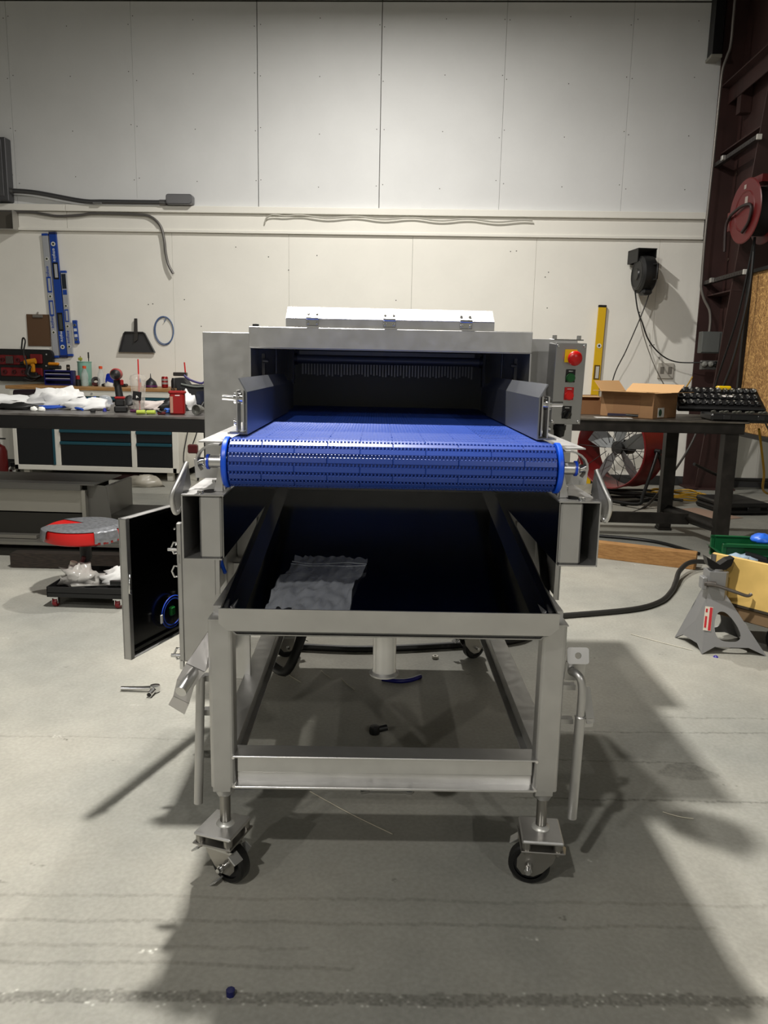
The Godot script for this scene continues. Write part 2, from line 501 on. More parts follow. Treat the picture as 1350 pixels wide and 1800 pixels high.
# ---------- the conveyor ----------
func caster(parent: Node, at: Vector3, plate_deg: float, wheel_deg: float, side: float, rubber: Material, zinc: Material) -> void:
	var o := Node3D.new()
	o.name = "caster"
	parent.add_child(o, true)
	o.position = at
	var pb := Basis(Vector3.UP, deg_to_rad(plate_deg))
	beg()
	box(Vector3(0, 0.135, 0), Vector3(0.096, 0.009, 0.106), 0.003, pb)
	fin("top_plate", steel_b, o)
	beg()
	box(Vector3(0, 0.112, 0), Vector3(0.1, 0.005, 0.11), 0.0015, pb)
	for sx in [-1, 1]:
		for sz in [-1, 1]:
			var q := pb * Vector3(sx * 0.036, 0, sz * 0.041)
			lathe([0.0, 0.1145, 0.011, 0.1145, 0.011, 0.131, 0.0, 0.131], X(q), 12)
			lathe([0.0, 0.1, 0.006, 0.1, 0.006, 0.1095], X(q), 6)
	fin("mounting_plate", zinc, o)
	var full := absf(plate_deg) > 10      # the brake lever faces the camera
	# fork, wheel and brake turn about the swivel
	var wb := Transform3D(Basis(Vector3.UP, deg_to_rad(wheel_deg)), Vector3.ZERO)
	beg()
	lathe([0.0, 0.096, 0.026, 0.096, 0.028, 0.1, 0.02, 0.1095], wb, 20)
	for s in [-1, 1]:
		extr([-0.034, 0.098, 0.042, 0.098, 0.034, 0.07, 0.01, 0.04, -0.01, 0.027, -0.036, 0.028, -0.05, 0.045, -0.05, 0.068], 0.003, wb * Transform3D(Basis(), Vector3(0, 0, s * 0.02)), false)
	extr([-0.04, 0.098, 0.022, 0.098, 0.022, 0.094, -0.04, 0.094], 0.042, wb)
	fin("fork", zinc, o)
	var wx := wb * X(Vector3(-0.022, 0.05, 0), Vector3(90, 0, 0))
	beg()
	lathe([0.036, -0.0155, 0.045, -0.0155, 0.0495, -0.011, 0.05, -0.004, 0.05, 0.004, 0.0495, 0.011, 0.045, 0.0155, 0.036, 0.0155], wx, 32)
	fin("tyre", rubber, o)
	beg()
	lathe([0.0, -0.016, 0.014, -0.016, 0.016, -0.011, 0.036, -0.011, 0.036, 0.011, 0.016, 0.011, 0.014, 0.016, 0.0, 0.016], wx, 24)
	fin("wheel_hub", mat(Color(0.09, 0.09, 0.1), 0.4), o)
	beg()
	lathe([0.0, -0.036, 0.007, -0.036, 0.007, 0.03, 0.01, 0.03, 0.01, 0.038, 0.006, 0.038, 0.006, 0.047, 0.0, 0.047], wb * X(Vector3(-0.022, 0.05, 0), Vector3(-90 if full else 90, 0, 0)), 6)
	fin("axle_bolt", chrome, o)
	beg()
	for s in [[0.05, 0.08, -35], [-0.062, 0.088, 40], [0.0, 0.006, -40]]:
		if not full and s[1] < 0.05: continue
		box(wb * Vector3(s[0], s[1], 0.03 * side), Vector3(0.026, 0.004, 0.03), 0.001, wb.basis * Basis(Vector3.BACK, deg_to_rad(s[2])))
	if full:
		extr([-0.062, 0.086, -0.046, 0.096, -0.016, 0.07, 0.0, 0.045, 0.01, 0.014, -0.008, 0.008, -0.034, 0.03, -0.046, 0.06], 0.003, wb * Transform3D(Basis(), Vector3(0, 0, 0.027)))
	extr([-0.062, 0.09, -0.056, 0.096, 0.056, 0.09, 0.052, 0.082], 0.003, wb * Transform3D(Basis(), Vector3(0, 0, 0.027 * side)))
	fin("brake_lever", mat(Color(0.72, 0.72, 0.71), 0.3, 0.7), o)

func build_machine() -> void:
	var o := thing("belt_conveyor", "stainless steel belt conveyor on casters with wide blue belt, hood and drip tray", "conveyor", Vector3(-0.053, 0, -1.705), 3.0)
	var zinc := mat(Color(0.62, 0.61, 0.59), 0.3, 0.95)
	var rubber := mat(Color(0.025, 0.025, 0.028), 0.45)
	var inner_dark := mat(Color(0.36, 0.365, 0.36), 0.4, 0.5)
	# --- legs with threaded feet
	for q in [[-0.377, 0.0], [0.374, 0.0], [-0.377, -1.45], [0.374, -1.45]]:
		beg()
		extr(rrect(0.056, 0.05, 0.009), 0.405, X(Vector3(q[0], 0.4475, q[1]), Vector3(90, 0, 0)))
		var leg := fin("leg", steel, o)
		beg()
		mm(q[0] - 0.023, q[0] + 0.018, 0.232, 0.246, q[1] - 0.02, q[1] + 0.023, 0.001)
		lathe([0.0, 0.218, 0.021, 0.218, 0.023, 0.222, 0.023, 0.245], X(Vector3(q[0], 0, q[1])), 6)
		fin("foot_nut", steel, leg)
		beg()
		var pr := []
		for k in 26:
			pr.append_array([0.0115, 0.138 + k * 0.0033, 0.0128, 0.1397 + k * 0.0033])
		lathe(pr, X(Vector3(q[0], 0, q[1])), 16, 9.0)
		fin("threaded_rod", zinc, leg)
		beg()
		lathe([0.022, 0.1395, 0.02, 0.144, 0.0125, 0.147], X(Vector3(q[0], 0, q[1])), 16, 9.0)
		fin("weld_bead", mat(Color(0.8, 0.8, 0.78), 0.4, 0.6), leg)
	caster(o, Vector3(-0.382, 0, 0.005), -19, 150, -1.0, rubber, zinc)
	caster(o, Vector3(0.372, 0, 0.01), -5, -15, -1.0, rubber, zinc)
	caster(o, Vector3(-0.377, 0, -1.45), 0, 20, 1.0, rubber, zinc)
	caster(o, Vector3(0.374, 0, -1.45), 0, -150, 1.0, rubber, zinc)
	# --- cross rails (I section) and side rails
	for z in [0.0, -1.45]:
		beg()
		mm(-0.352, 0.35, 0.3215, 0.3265, z - 0.026, z + 0.03, 0.001)
		mm(-0.345, 0.343, 0.278, 0.3215, z - 0.004, z + 0.014, 0.002)
		mm(-0.345, 0.343, 0.251, 0.274, z - 0.004, z + 0.004)
		mm(-0.35, 0.347, 0.245, 0.251, z - 0.026, z + 0.03, 0.001)
		var r := fin("cross_rail", steel_b, o)
		if z == 0.0:
			for q in [[-1, 0.322], [-1, 0.25], [1, 0.322], [1, 0.25]]:
				beg()
				tube(v3([q[0] * 0.349 - 0.001, q[1], -0.02, q[0] * 0.349 - 0.001, q[1], 0.012, q[0] * 0.35 - 0.001, q[1], 0.03]), 0.0035, 6)
				fin("weld_bead", mat(Color(0.86, 0.85, 0.83), 0.35, 0.6), r)
	for s in [-1, 1]:
		beg()
		mm(s * 0.378 - 0.027, s * 0.378 + 0.025, 0.322, 0.327, -1.43, -0.024, 0.001)
		mm(s * 0.376 - 0.008, s * 0.376 + 0.008, 0.251, 0.322, -1.43, -0.024)
		mm(s * 0.378 - 0.027, s * 0.378 + 0.025, 0.245, 0.25, -1.43, -0.024, 0.001)
		fin("side_rail", steel, o)
	for s in [-1, 1]:      # upright frame sheets between leg tops and beams
		beg()
		mm(s * 0.44 - 0.002, s * 0.44 + 0.002, 0.63, 0.95, -1.4, -0.24)
		mm(s * 0.428, s * 0.44, 0.63, 0.95, -0.246, -0.24)
		fin("frame_plate", steel, o)
		if s < 0:
			beg()
			mm(-0.434, -0.386, 0.312, 0.66, -0.46, -0.45, 0.002)
			fin("inner_post", steel_b, o)
		beg()
		mm(s * 0.376 - 0.026, s * 0.376 + 0.026, 0.65, 0.653, -0.03, 0.028)
		mm(s * 0.376 - 0.024, s * 0.376 + 0.024, 0.653, 0.67, -0.5, -0.02)
		mm(s * 0.4 - 0.028, s * 0.4 + 0.028, 0.66, 0.78, -0.53, -0.5)
		fin("leg_cap", steel, o)
		beg()
		mm(s * 0.42 - 0.03, s * 0.42 + 0.03, 0.33, 0.95, -1.43, -1.38)
		fin("rear_post", steel, o)
	# --- drip tray: sloped, chamfered pan with a drain spout
	var tx := X(Vector3(0, 0.628, 0.062), Vector3(8.5, 0, 0))
	var sec := bent([-0.366, 0.065, -0.366, 0.03, -0.334, 0.0, 0.334, 0.0, 0.366, 0.03, 0.366, 0.065], 0.003)
	beg()
	extr(sec, 1.05, tx * Transform3D(Basis(), Vector3(0, 0, -0.528)))
	fin("drip_tray", steel_p, o)
	beg()
	extr([-0.3695, 0.0655, -0.371, 0.03, -0.352, 0.012, 0.352, 0.012, 0.371, 0.03, 0.3695, 0.0655], 0.003, tx * Transform3D(Basis(), Vector3(0, 0, -0.0015)))
	fin("tray_front", steel, o)
	beg()
	extr([-0.369, 0.0655, -0.371, 0.03, -0.337, -0.003, 0.337, -0.003, 0.371, 0.03, 0.369, 0.0655], 0.003, tx * Transform3D(Basis(), Vector3(0, 0, -1.055)))
	fin("tray_back", steel, o)
	beg()
	flat()
	var cq := [Vector3(-0.352, 0.012, 0.0), Vector3(0.352, 0.012, 0.0), Vector3(0.336, -0.002, -0.014), Vector3(-0.336, -0.002, -0.014)]
	for k in 4: cq[k] = tx * cq[k]
	pol(cq, tx * Vector3(0, 0.03, -0.05))
	var cr := []
	for k in 4: cr.append(cq[k] + Vector3(0, 0.003, -0.003))
	pol(cr, tx * Vector3(0, -0.03, 0.05))
	fin("tray_chamfer", steel, o)
	beg()
	lathe([0.0255, -0.07, 0.033, -0.07, 0.034, -0.066, 0.0275, -0.061, 0.0262, -0.055, 0.0262, 0.03, 0.034, 0.035, 0.035, 0.041], X(Vector3(-0.008, 0.594, 0.01)), 32)
	lathe([0.024, 0.04, 0.024, -0.07, 0.0255, -0.07], X(Vector3(-0.008, 0.594, 0.01)), 32)
	fin("drain_spout", steel_b, o)
	# --- hollow arm beams beside the belt
	for s in [-1, 1]:
		var B := Node3D.new()
		B.name = "arm_beam"
		o.add_child(B, true)
		beg()
		mm(s * 0.443, s * 0.446, 0.797, 0.938, -0.9, 0.06)
		mm(s * 0.362, s * 0.446, 0.797, 0.8, -0.9, 0.06)
		mm(s * 0.356, s * 0.446, 0.936, 0.939, -0.9, 0.06)
		fin("channel", steel, B)
		beg()
		mm(s * 0.362, s * 0.409, 0.8005, 0.9355, -0.9, 0.057, 0.004)
		fin("box_section", steel, B)
		beg()
		mm(s * 0.3585, s * 0.3612, 0.8, 0.937, -0.9, 0.052)
		fin("inner_sheet", steel_p, B)
		beg()
		extr(ell(s * 0.395, 0.012, 0.014, 0.022, 16), 0.0016, X(Vector3(0, 0.9395, -0.0), Vector3(90, 0, 0)))
		fin("slot", mat(Color(0.06, 0.06, 0.06), 0.8), B)
		for z in [0.035, -0.12]:
			beg()
			lathe([0.0, 0.939, 0.008, 0.939, 0.007, 0.944, 0.0, 0.945], X(Vector3(s * 0.41, 0, z)), 8)
			fin("bolt", chrome, B)
	# --- conveyor bed: side plates, flanges, shaft brackets
	for s in [-1, 1]:
		beg()
		extr(bent([0.0, 0.945, 0.0, 1.046, 0.052, 1.046], 0.003) if s > 0 else bent([0.0, 0.945, 0.0, 1.046, -0.052, 1.046], -0.003), 0.93, X(Vector3(s * 0.362, 0, -0.44)))
		fin("bed_plate", steel, o)
		beg()
		var arc := []
		for k in 9:
			var a := deg_to_rad(100.0 - k * 17.0)
			arc.append_array([0.04 * cos(a), 0.034 * sin(a)])
		extr(bent(arc, 0.004), 0.028, X(Vector3(s * 0.374, 1.008, 0.03), Vector3(0, 0 if s > 0 else 180, 0)))
		extr([s * 0.366, 0.94, s * 0.366, 1.046, s * 0.37, 1.046, s * 0.374, 0.99, s * 0.385, 0.94], 0.01, X(Vector3(0, 0, 0.012)))
		fin("shaft_bracket", steel_b, o)
		beg()
		extr([s * 0.363, 0.94, s * 0.39, 0.94, s * 0.363, 0.985], 0.006, X(Vector3(0, 0, -0.12)))
		fin("gusset", steel, o)
	beg()
	bar(Vector3(-0.398, 1.006, 0.03), Vector3(0.398, 1.006, 0.03), 0.0135, 20)
	var sh := fin("roller_shaft", steel_b, o)
	beg()
	for s in [-1, 1]:
		lathe([0.0, 0, 0.009, 0, 0.009, 0.012, 0.0, 0.013], X(Vector3(s * 0.402, 1.006, 0.03), Vector3(0, 0, -90 * s)), 6)
	fin("shaft_nut", chrome, sh)
	for s in [-1, 1]:
		beg()
		lathe([0.0136, -0.0025, 0.0165, -0.0025, 0.0165, 0.0025, 0.0136, 0.0025], X(Vector3(s * 0.393, 1.006, 0.03), Vector3(0, 0, 90)), 24)
		fin("seal_ring", mat(Color(0.05, 0.27, 0.78), 0.35), sh)
		beg()
		lathe([0.014, -0.006, 0.053, -0.006, 0.0545, -0.004, 0.0545, 0.003, 0.05, 0.006, 0.046, 0.006], X(Vector3(s * 0.352, 1.006, 0.03), Vector3(0, 0, -90 * s)), 48)
		fin("end_disc", mat(Color(0.06, 0.33, 0.86), 0.35), o)
	build_belt(o)
	beg()
	bar(Vector3(-0.34, 1.006, 0.03), Vector3(0.34, 1.006, 0.03), 0.0405, 32)
	mm(-0.34, 0.34, 0.99, 1.04, -1.3, -0.02)
	fin("belt_bed", mat(Color(0.02, 0.04, 0.16), 0.5), o)
	# --- side guides with flared lip
	for s in [-1, 1]:
		var G := Node3D.new()
		G.name = "side_guide"
		o.add_child(G, true)
		beg()
		var pts := [s * 0.356, 1.066, s * 0.32, 1.064, s * 0.32, 1.152, s * 0.336, 1.181]
		extr(bent(pts, 0.003 * s), 0.82, X(Vector3(0, 0, -0.43)))
		extr(bent([s * 0.32, 1.066, s * 0.32, 1.152, s * 0.324, 1.16], 0.003 * s), 0.14, X(Vector3(0, 0, -0.91)))
		fin("guide_sheet", mat(Color(0.56, 0.57, 0.59), 0.4, 0.9), G)
		beg()
		mm(s * 0.326, s * 0.329, 1.068, 1.155, -0.055, -0.03)
		mm(s * 0.34, s * 0.343, 1.06, 1.155, -0.075, -0.03)
		mm(s * 0.343, s * 0.362, 1.06, 1.064, -0.075, -0.03)
		fin("slotted_bracket", steel_b, G)
		beg()
		bar(Vector3(s * 0.326, 1.138, -0.052), Vector3(s * 0.35, 1.138, -0.052), 0.0125, 16)
		bar(Vector3(s * 0.35, 1.138, -0.052), Vector3(s * 0.376, 1.139, -0.052), 0.006, 10)
		fin("clamp_knob", chrome, G)
		beg()
		bar(Vector3(s * 0.342, 1.085, -0.045), Vector3(s * 0.35, 1.085, -0.045), 0.008, 6)
		fin("clamp_nut", chrome, G)
	# --- hood
	var H := Node3D.new()
	H.name = "hood"
	o.add_child(H, true)
	beg()
	mm(-0.388, 0.388, 1.255, 1.311, -0.503, -0.5, 0.001)
	fin("front_panel", steel_b, H)
	beg()
	mm(-0.388, 0.388, 1.308, 1.312, -1.5, -0.503)
	mm(-0.388, 0.388, 1.253, 1.256, -0.56, -0.503)
	mm(-0.388, -0.384, 1.05, 1.31, -1.5, -0.503)
	mm(0.384, 0.388, 1.05, 1.31, -1.5, -0.503)
	mm(-0.384, 0.384, 0.95, 1.308, -1.505, -1.5)
	fin("shell", steel, H)
	beg()
	extr([-0.288, 1.312, -0.288, 1.334, 0.283, 1.334, 0.283, 1.312], 0.003, X(Vector3(0, 0, -0.512)))
	extr(bent([0.512, 1.334, 0.56, 1.366, 1.2, 1.366, 1.2, 1.31], 0.003), 0.571, X(Vector3(-0.0025, 0, 0), Vector3(0, 90, 0)))
	for s in [-0.287, 0.282]:
		extr([0.512, 1.312, 0.512, 1.335, 0.56, 1.367, 1.2, 1.367, 1.2, 1.31], 0.003, X(Vector3(s, 0, 0), Vector3(0, 90, 0)))
	fin("lid", steel, H)
	for x in [-0.216, -0.005, 0.205]:
		beg()
		box(Vector3(x, 1.325, -0.509), Vector3(0.034, 0.016, 0.003), 0.001)
		box(Vector3(x, 1.345, -0.527), Vector3(0.034, 0.003, 0.022), 0.001, Basis(Vector3.RIGHT, deg_to_rad(30)))
		bar(Vector3(x - 0.017, 1.336, -0.507), Vector3(x + 0.017, 1.336, -0.507), 0.004, 10)
		for sx in [-0.012, 0.012]:
			lathe([0.0, 0, 0.004, 0, 0.003, 0.003, 0, 0.0035], X(Vector3(x + sx, 1.324, -0.5075), Vector3(90, 0, 0)), 10)
			lathe([0.0, 0, 0.004, 0, 0.003, 0.003, 0, 0.0035], X(Vector3(x + sx, 1.3485, -0.527), Vector3(30, 0, 0)), 10)
		fin("hinge", chrome, H)
	beg()
	lathe([0.0, 1.312, 0.009, 1.312, 0.009, 1.319, 0.0, 1.32], X(Vector3(-0.375, 0, -0.54)), 8)
	fin("rubber_bumper", mat(black_p, 0.6), H)
	# inside the hood
	beg()
	mm(-0.384, 0.384, 1.08, 1.3, -1.405, -1.4)
	mm(-0.384, 0.384, 0.95, 1.08, -1.41, -1.405)
	fin("inner_panel", inner_dark, o)
	beg()
	bar(Vector3(-0.29, 1.228, -0.86), Vector3(0.29, 1.228, -0.86), 0.014, 20)
	var bt := fin("air_bar", inner_dark, o)
	for s in [-1, 1]:
		beg()
		bar(Vector3(s * 0.29, 1.228, -0.86), Vector3(s * 0.304, 1.228, -0.86), 0.019, 16)
		mm(s * 0.3, s * 0.306, 1.15, 1.3, -0.88, -0.84)
		fin("bar_clamp", mat(Color(0.2, 0.2, 0.21), 0.4, 0.5), bt)
	beg()
	for k in 58:
		var x := -0.32 + k * 0.0112
		mm(x, x + 0.006, 1.165 + rng.randf() * 0.012, 1.225, -1.32, -1.318)
	mm(-0.33, 0.33, 1.22, 1.26, -1.33, -1.316)
	fin("strip_fringe", mat(Color(0.6, 0.6, 0.58), 0.35, 0.6), o, "stuff")
	for s in [-1, 1]:
		beg()
		bar(Vector3(s * 0.342, 1.06, -0.72), Vector3(s * 0.342, 1.3, -0.72), 0.0035, 8)
		fin("hanger_rod", mat(Color(0.35, 0.35, 0.36), 0.4, 0.6), o)
		beg()
		mm(s * 0.362, s * 0.37, 1.15, 1.24, -0.64, -0.62)
		bar(Vector3(s * 0.366, 1.22, -0.61), Vector3(s * 0.35, 1.22, -0.61), 0.006, 8)
		fin("slot_bracket", mat(Color(0.35, 0.35, 0.36), 0.4, 0.6), o)
	# plates behind the hood, backed by unseen housings sized for the floor shadow
	for s in [-1, 1]:
		beg()
		mm(s * 0.386, s * 0.527, 0.9, 1.296, -0.566, -0.56, 0.001)
		mm(s * 0.39, s * 0.527, 0.86, 1.296, -0.98, -0.566, 0.001)  # unseen box behind the plate, deepened to widen the cast shadow
		fin("wing_plate", steel, o)
		beg()
		mm(s * 0.39, s * 0.6, 0.87, 1.28, -1.45, -0.98, 0.01)  # out of view, sized to fill out the shadow on the floor
		fin("unseen_side_housing", steel, o)
	# --- grips
	for s in [-1, 1]:
		var gr := Node3D.new()
		gr.name = "lift_grip"
		o.add_child(gr, true)
		var a := Vector3(s * 0.441, 1.003, 0.02)
		var b := Vector3(s * 0.467, 0.936, 0.05)
		var c := Vector3(s * 0.46, 0.896, 0.04)
		var d := Vector3(s * 0.4415, 0.951, 0.0)
		var cm := (a + b + c + d) / 4
		beg()
		flat()
		var th := Vector3(s * 0.0035, 0.001, -0.001)
		for k in 4:
			var p: Vector3 = [a, b, c, d][k]
			var q: Vector3 = [b, c, d, a][k]
			pol([p - th, q - th, q + th, p + th], cm)
		pol([a + th, b + th, c + th, d + th], cm)
		pol([a - th, b - th, c - th, d - th], cm)
		fin("grip_plate", steel, gr)
		beg()
		tube(spl([a, a.lerp(b, 0.5), b, b.lerp(c, 0.6) + Vector3(s * 0.004, -0.006, 0), c, c.lerp(d, 0.5)], 5), 0.0055, 10)
		fin("grip_bar", steel_b, gr)
		beg()
		extr([s * 0.36, 0.962, s * 0.36, 0.99, s * 0.437, 1.004, s * 0.434, 0.962], 0.004, X(Vector3(0, 0, -0.03)))
		fin("grip_arm", steel, gr)
	# --- lowered feet brackets outside the front legs
	beg()
	bar(Vector3(-0.432, 0.5, -0.02), Vector3(-0.44, 0.19, 0.0), 0.0105, 14)
	for y in [0.49, 0.405]: mm(-0.43, -0.4, y - 0.008, y + 0.006, -0.05, -0.03)
	fin("stabilizer_rod", steel, o)
	beg()
	flat()
	var bl := v3([-0.405, 0.62, -0.06, -0.455, 0.546, 0.02, -0.473, 0.513, 0.03, -0.481, 0.476, 0.036, -0.4925, 0.455, 0.036])
	var br := v3([-0.375, 0.575, -0.06, -0.414, 0.526, 0.02, -0.436, 0.494, 0.03, -0.446, 0.458, 0.036, -0.457, 0.432, 0.036])
	for k in 4:
		var nn: Vector3 = (br[k] - bl[k]).cross(bl[k + 1] - bl[k]).normalized() * 0.004
		var mid: Vector3 = (bl[k] + br[k + 1]) / 2
		pol([bl[k], br[k], br[k + 1], bl[k + 1]], mid - nn)
		pol([bl[k] - nn, br[k] - nn, br[k + 1] - nn, bl[k + 1] - nn], mid)
		pol([bl[k], bl[k] - nn, bl[k + 1] - nn, bl[k + 1]], mid)
		pol([br[k], br[k] - nn, br[k + 1] - nn, br[k + 1]], mid)
		if k == 3: pol([bl[4], br[4], br[4] - nn, bl[4] - nn], mid)
	var lb := fin("stabilizer_bracket", mat(Color(0.8, 0.79, 0.78), 0.42, 0.75), o)
	beg()
	bar(Vector3(-0.435, 0.53, 0.01), Vector3(-0.452, 0.506, 0.085), 0.0125, 16)
	fin("lock_pin", steel_b, lb)
	beg()
	lathe([0.0, 0, 0.0085, 0, 0.0085, 0.0012, 0, 0.0012], Transform3D(Basis(), Vector3(-0.469, 0.4535, 0.0362)) * X(Vector3.ZERO, Vector3(90, 0, 0)), 16)
	fin("pin_hole", mat(Color(0.62, 0.6, 0.55), 0.7), lb)
	beg()
	tube(spl(v3([0.428, 0.525, -0.02, 0.432, 0.529, 0.0, 0.441, 0.52, 0.012, 0.446, 0.49, 0.014, 0.447, 0.42, 0.01]), 5), 0.0095, 12)
	bar(Vector3(0.447, 0.43, 0.01), Vector3(0.447, 0.165, 0.0), 0.0115, 14)
	lathe([0.0115, 0, 0.0135, 0.002, 0.0115, 0.005], X(Vector3(0.447, 0.425, 0.01)), 14)
	for y in [0.485, 0.4]: mm(0.4, 0.44, y - 0.006, y + 0.006, -0.04, -0.02)
	fin("stabilizer_rod", steel, o)
	beg()
	ring(rrect(0.05, 0.038, 0.006), ell(0, 0.0, 0.0075, 0.0075, 16, PI / 4 - PI / 4, TAU), 0.004, X(Vector3(0.438, 0.567, -0.012), Vector3(-18, 0, 0)))
	extr(rrect(0.046, 0.05, 0.004), 0.004, X(Vector3(0.436, 0.527, -0.022), Vector3(8, 0, 0)))
	extr(rrect(0.022, 0.085, 0.004), 0.004, X(Vector3(0.467, 0.45, -0.004), Vector3(-14, 18, 5)))
	extr(rrect(0.04, 0.02, 0.002), 0.004, X(Vector3(0.46, 0.41, 0.006), Vector3(0, 10, 0)))
	fin("stabilizer_bracket", steel, o)
	build_control_box(o)
	build_cabinet(o)
	beg()
	mm(-0.4, 0.4, 0.3, 0.95, -1.49, -1.486)  # unseen sheet placed to keep lamp light off the floor under the machine
	mm(-0.4, 0.4, 0.3, 0.33, -1.486, -1.47)
	fin("unseen_shade_panel", steel, o)
	# drive and hoses under the rear of the bed
	beg()
	mm(-0.3, -0.16, 0.36, 0.6, -1.25, -1.0, 0.01)
	bar(Vector3(-0.23, 0.46, -1.0), Vector3(-0.23, 0.46, -0.9), 0.05, 16)
	fin("drive_motor", mat(black_p, 0.5), o)
	beg()
	hose([-0.23, 0.45, -0.95, -0.27, 0.32, -0.85, -0.32, 0.2, -0.8, -0.38, 0.2, -0.85], 0.017)
	hose([-0.25, 0.45, -0.98, -0.3, 0.25, -1.0, -0.33, 0.1, -1.15, -0.34, 0.03, -1.35], 0.012)
	fin("motor_hose", mat(black_p, 0.45), o)
	beg()
	hose([0.432, 0.95, -0.6, 0.43, 0.8, -0.5, 0.43, 0.7, -0.4, 0.425, 0.62, -0.32], 0.012)
	fin("cable_sleeve", mat(black_p, 0.6), o)
	beg()
	hose([-0.425, 0.77, -0.35, -0.44, 0.74, -0.32, -0.44, 0.7, -0.32, -0.425, 0.67, -0.3], 0.005)
	fin("air_tube", mat(Color(0.05, 0.3, 0.75), 0.35), o)

func build_belt(o: Node3D) -> void:
	# hinged link modules laid like bricks; each is a plate with comb teeth along both edges
	var pitch := 0.0185
	var blue := mat(Color(0.15, 0.27, 0.6), 0.34)
	var blue2 := mat(Color(0.14, 0.255, 0.58), 0.38)
	var mw := 0.1372
	var unit := func(w: float) -> ArrayMesh:
		beg()
		box(Vector3.ZERO, Vector3(w - 0.0004, 0.007, pitch - 0.0052), 0.0014)
		var n := int(round(w / 0.0076))
		for k in n:
			var x := -w / 2 + (k + 0.5) * w / n
			box(Vector3(x - 0.0019, 0.0, -pitch / 2), Vector3(0.0036, 0.0066, 0.0066), 0.0006)
			box(Vector3(x + 0.0019, -0.0028, -pitch / 2), Vector3(0.0036, 0.002, 0.0066))
		st.generate_normals()
		return st.commit()
	var full: ArrayMesh = unit.call(mw)
	var half: ArrayMesh = unit.call(mw / 2)
	var R := 0.0475
	var rows := []
	var step := pitch / R
	for k in 11:      # round the nose roller, from just past the top downwards
		var a := PI / 2 - (k + 0.35) * step
		if a < -PI / 2 - 0.2: break
		rows.append(Transform3D(Basis(Vector3.RIGHT, PI / 2 - a), Vector3(0, 1.006 + R * sin(a), 0.03 + R * cos(a))))
	var z0 := 0.03 - 0.65 * pitch
	for k in 5: rows.append(Transform3D(Basis(), Vector3(0, 1.0535, z0 - k * pitch)))
	var r := 0
	for t in rows:
		var x := -mw * 2.5
		var first := true
		while x < mw * 2.5 - 0.001:
			var w := mw / 2 if (r % 2 == 1 and (first or x > mw * 1.99)) else mw
			var b := MeshInstance3D.new()
			b.name = "belt_module"
			b.mesh = half if w < mw else full
			b.material_override = blue if (r * 3 + int(x * 50)) % 4 else blue2
			b.transform = t * Transform3D(Basis.from_euler(Vector3(rng.randf_range(-0.012, 0.012), 0, rng.randf_range(-0.003, 0.003))), Vector3(x + w / 2, rng.randf_range(-0.0002, 0.0002), 0))
			o.add_child(b, true)
			x += w
			first = false
		r += 1
	var mmesh := MultiMesh.new()
	mmesh.transform_format = MultiMesh.TRANSFORM_3D
	mmesh.mesh = full
	var far := 66
	mmesh.instance_count = far * 6
	for k in far:
		for j in 6:
			var hw := k % 2 == 0 and (j == 0 or j == 5)
			var xx := -mw * 2.5 + mw * j if k % 2 == 0 else -mw * 2 + mw * mini(j, 4)
			if hw: xx = (-1 if j == 0 else 1) * mw * 2.25
			mmesh.set_instance_transform(k * 6 + j, Transform3D(Basis.from_scale(Vector3(0.5 if hw else 1.0, 1, 1)), Vector3(xx, 1.0535, z0 - (k + 5) * pitch)))
	var mi := MultiMeshInstance3D.new()
	mi.name = "belt_modules_rear"
	mi.multimesh = mmesh; mi.material_override = blue
	mi.set_meta("kind", "stuff")
	o.add_child(mi, true)
	beg()
	mm(-0.342, 0.342, 0.956, 0.962, -1.3, 0.02)
	fin("belt_return", blue2, o)

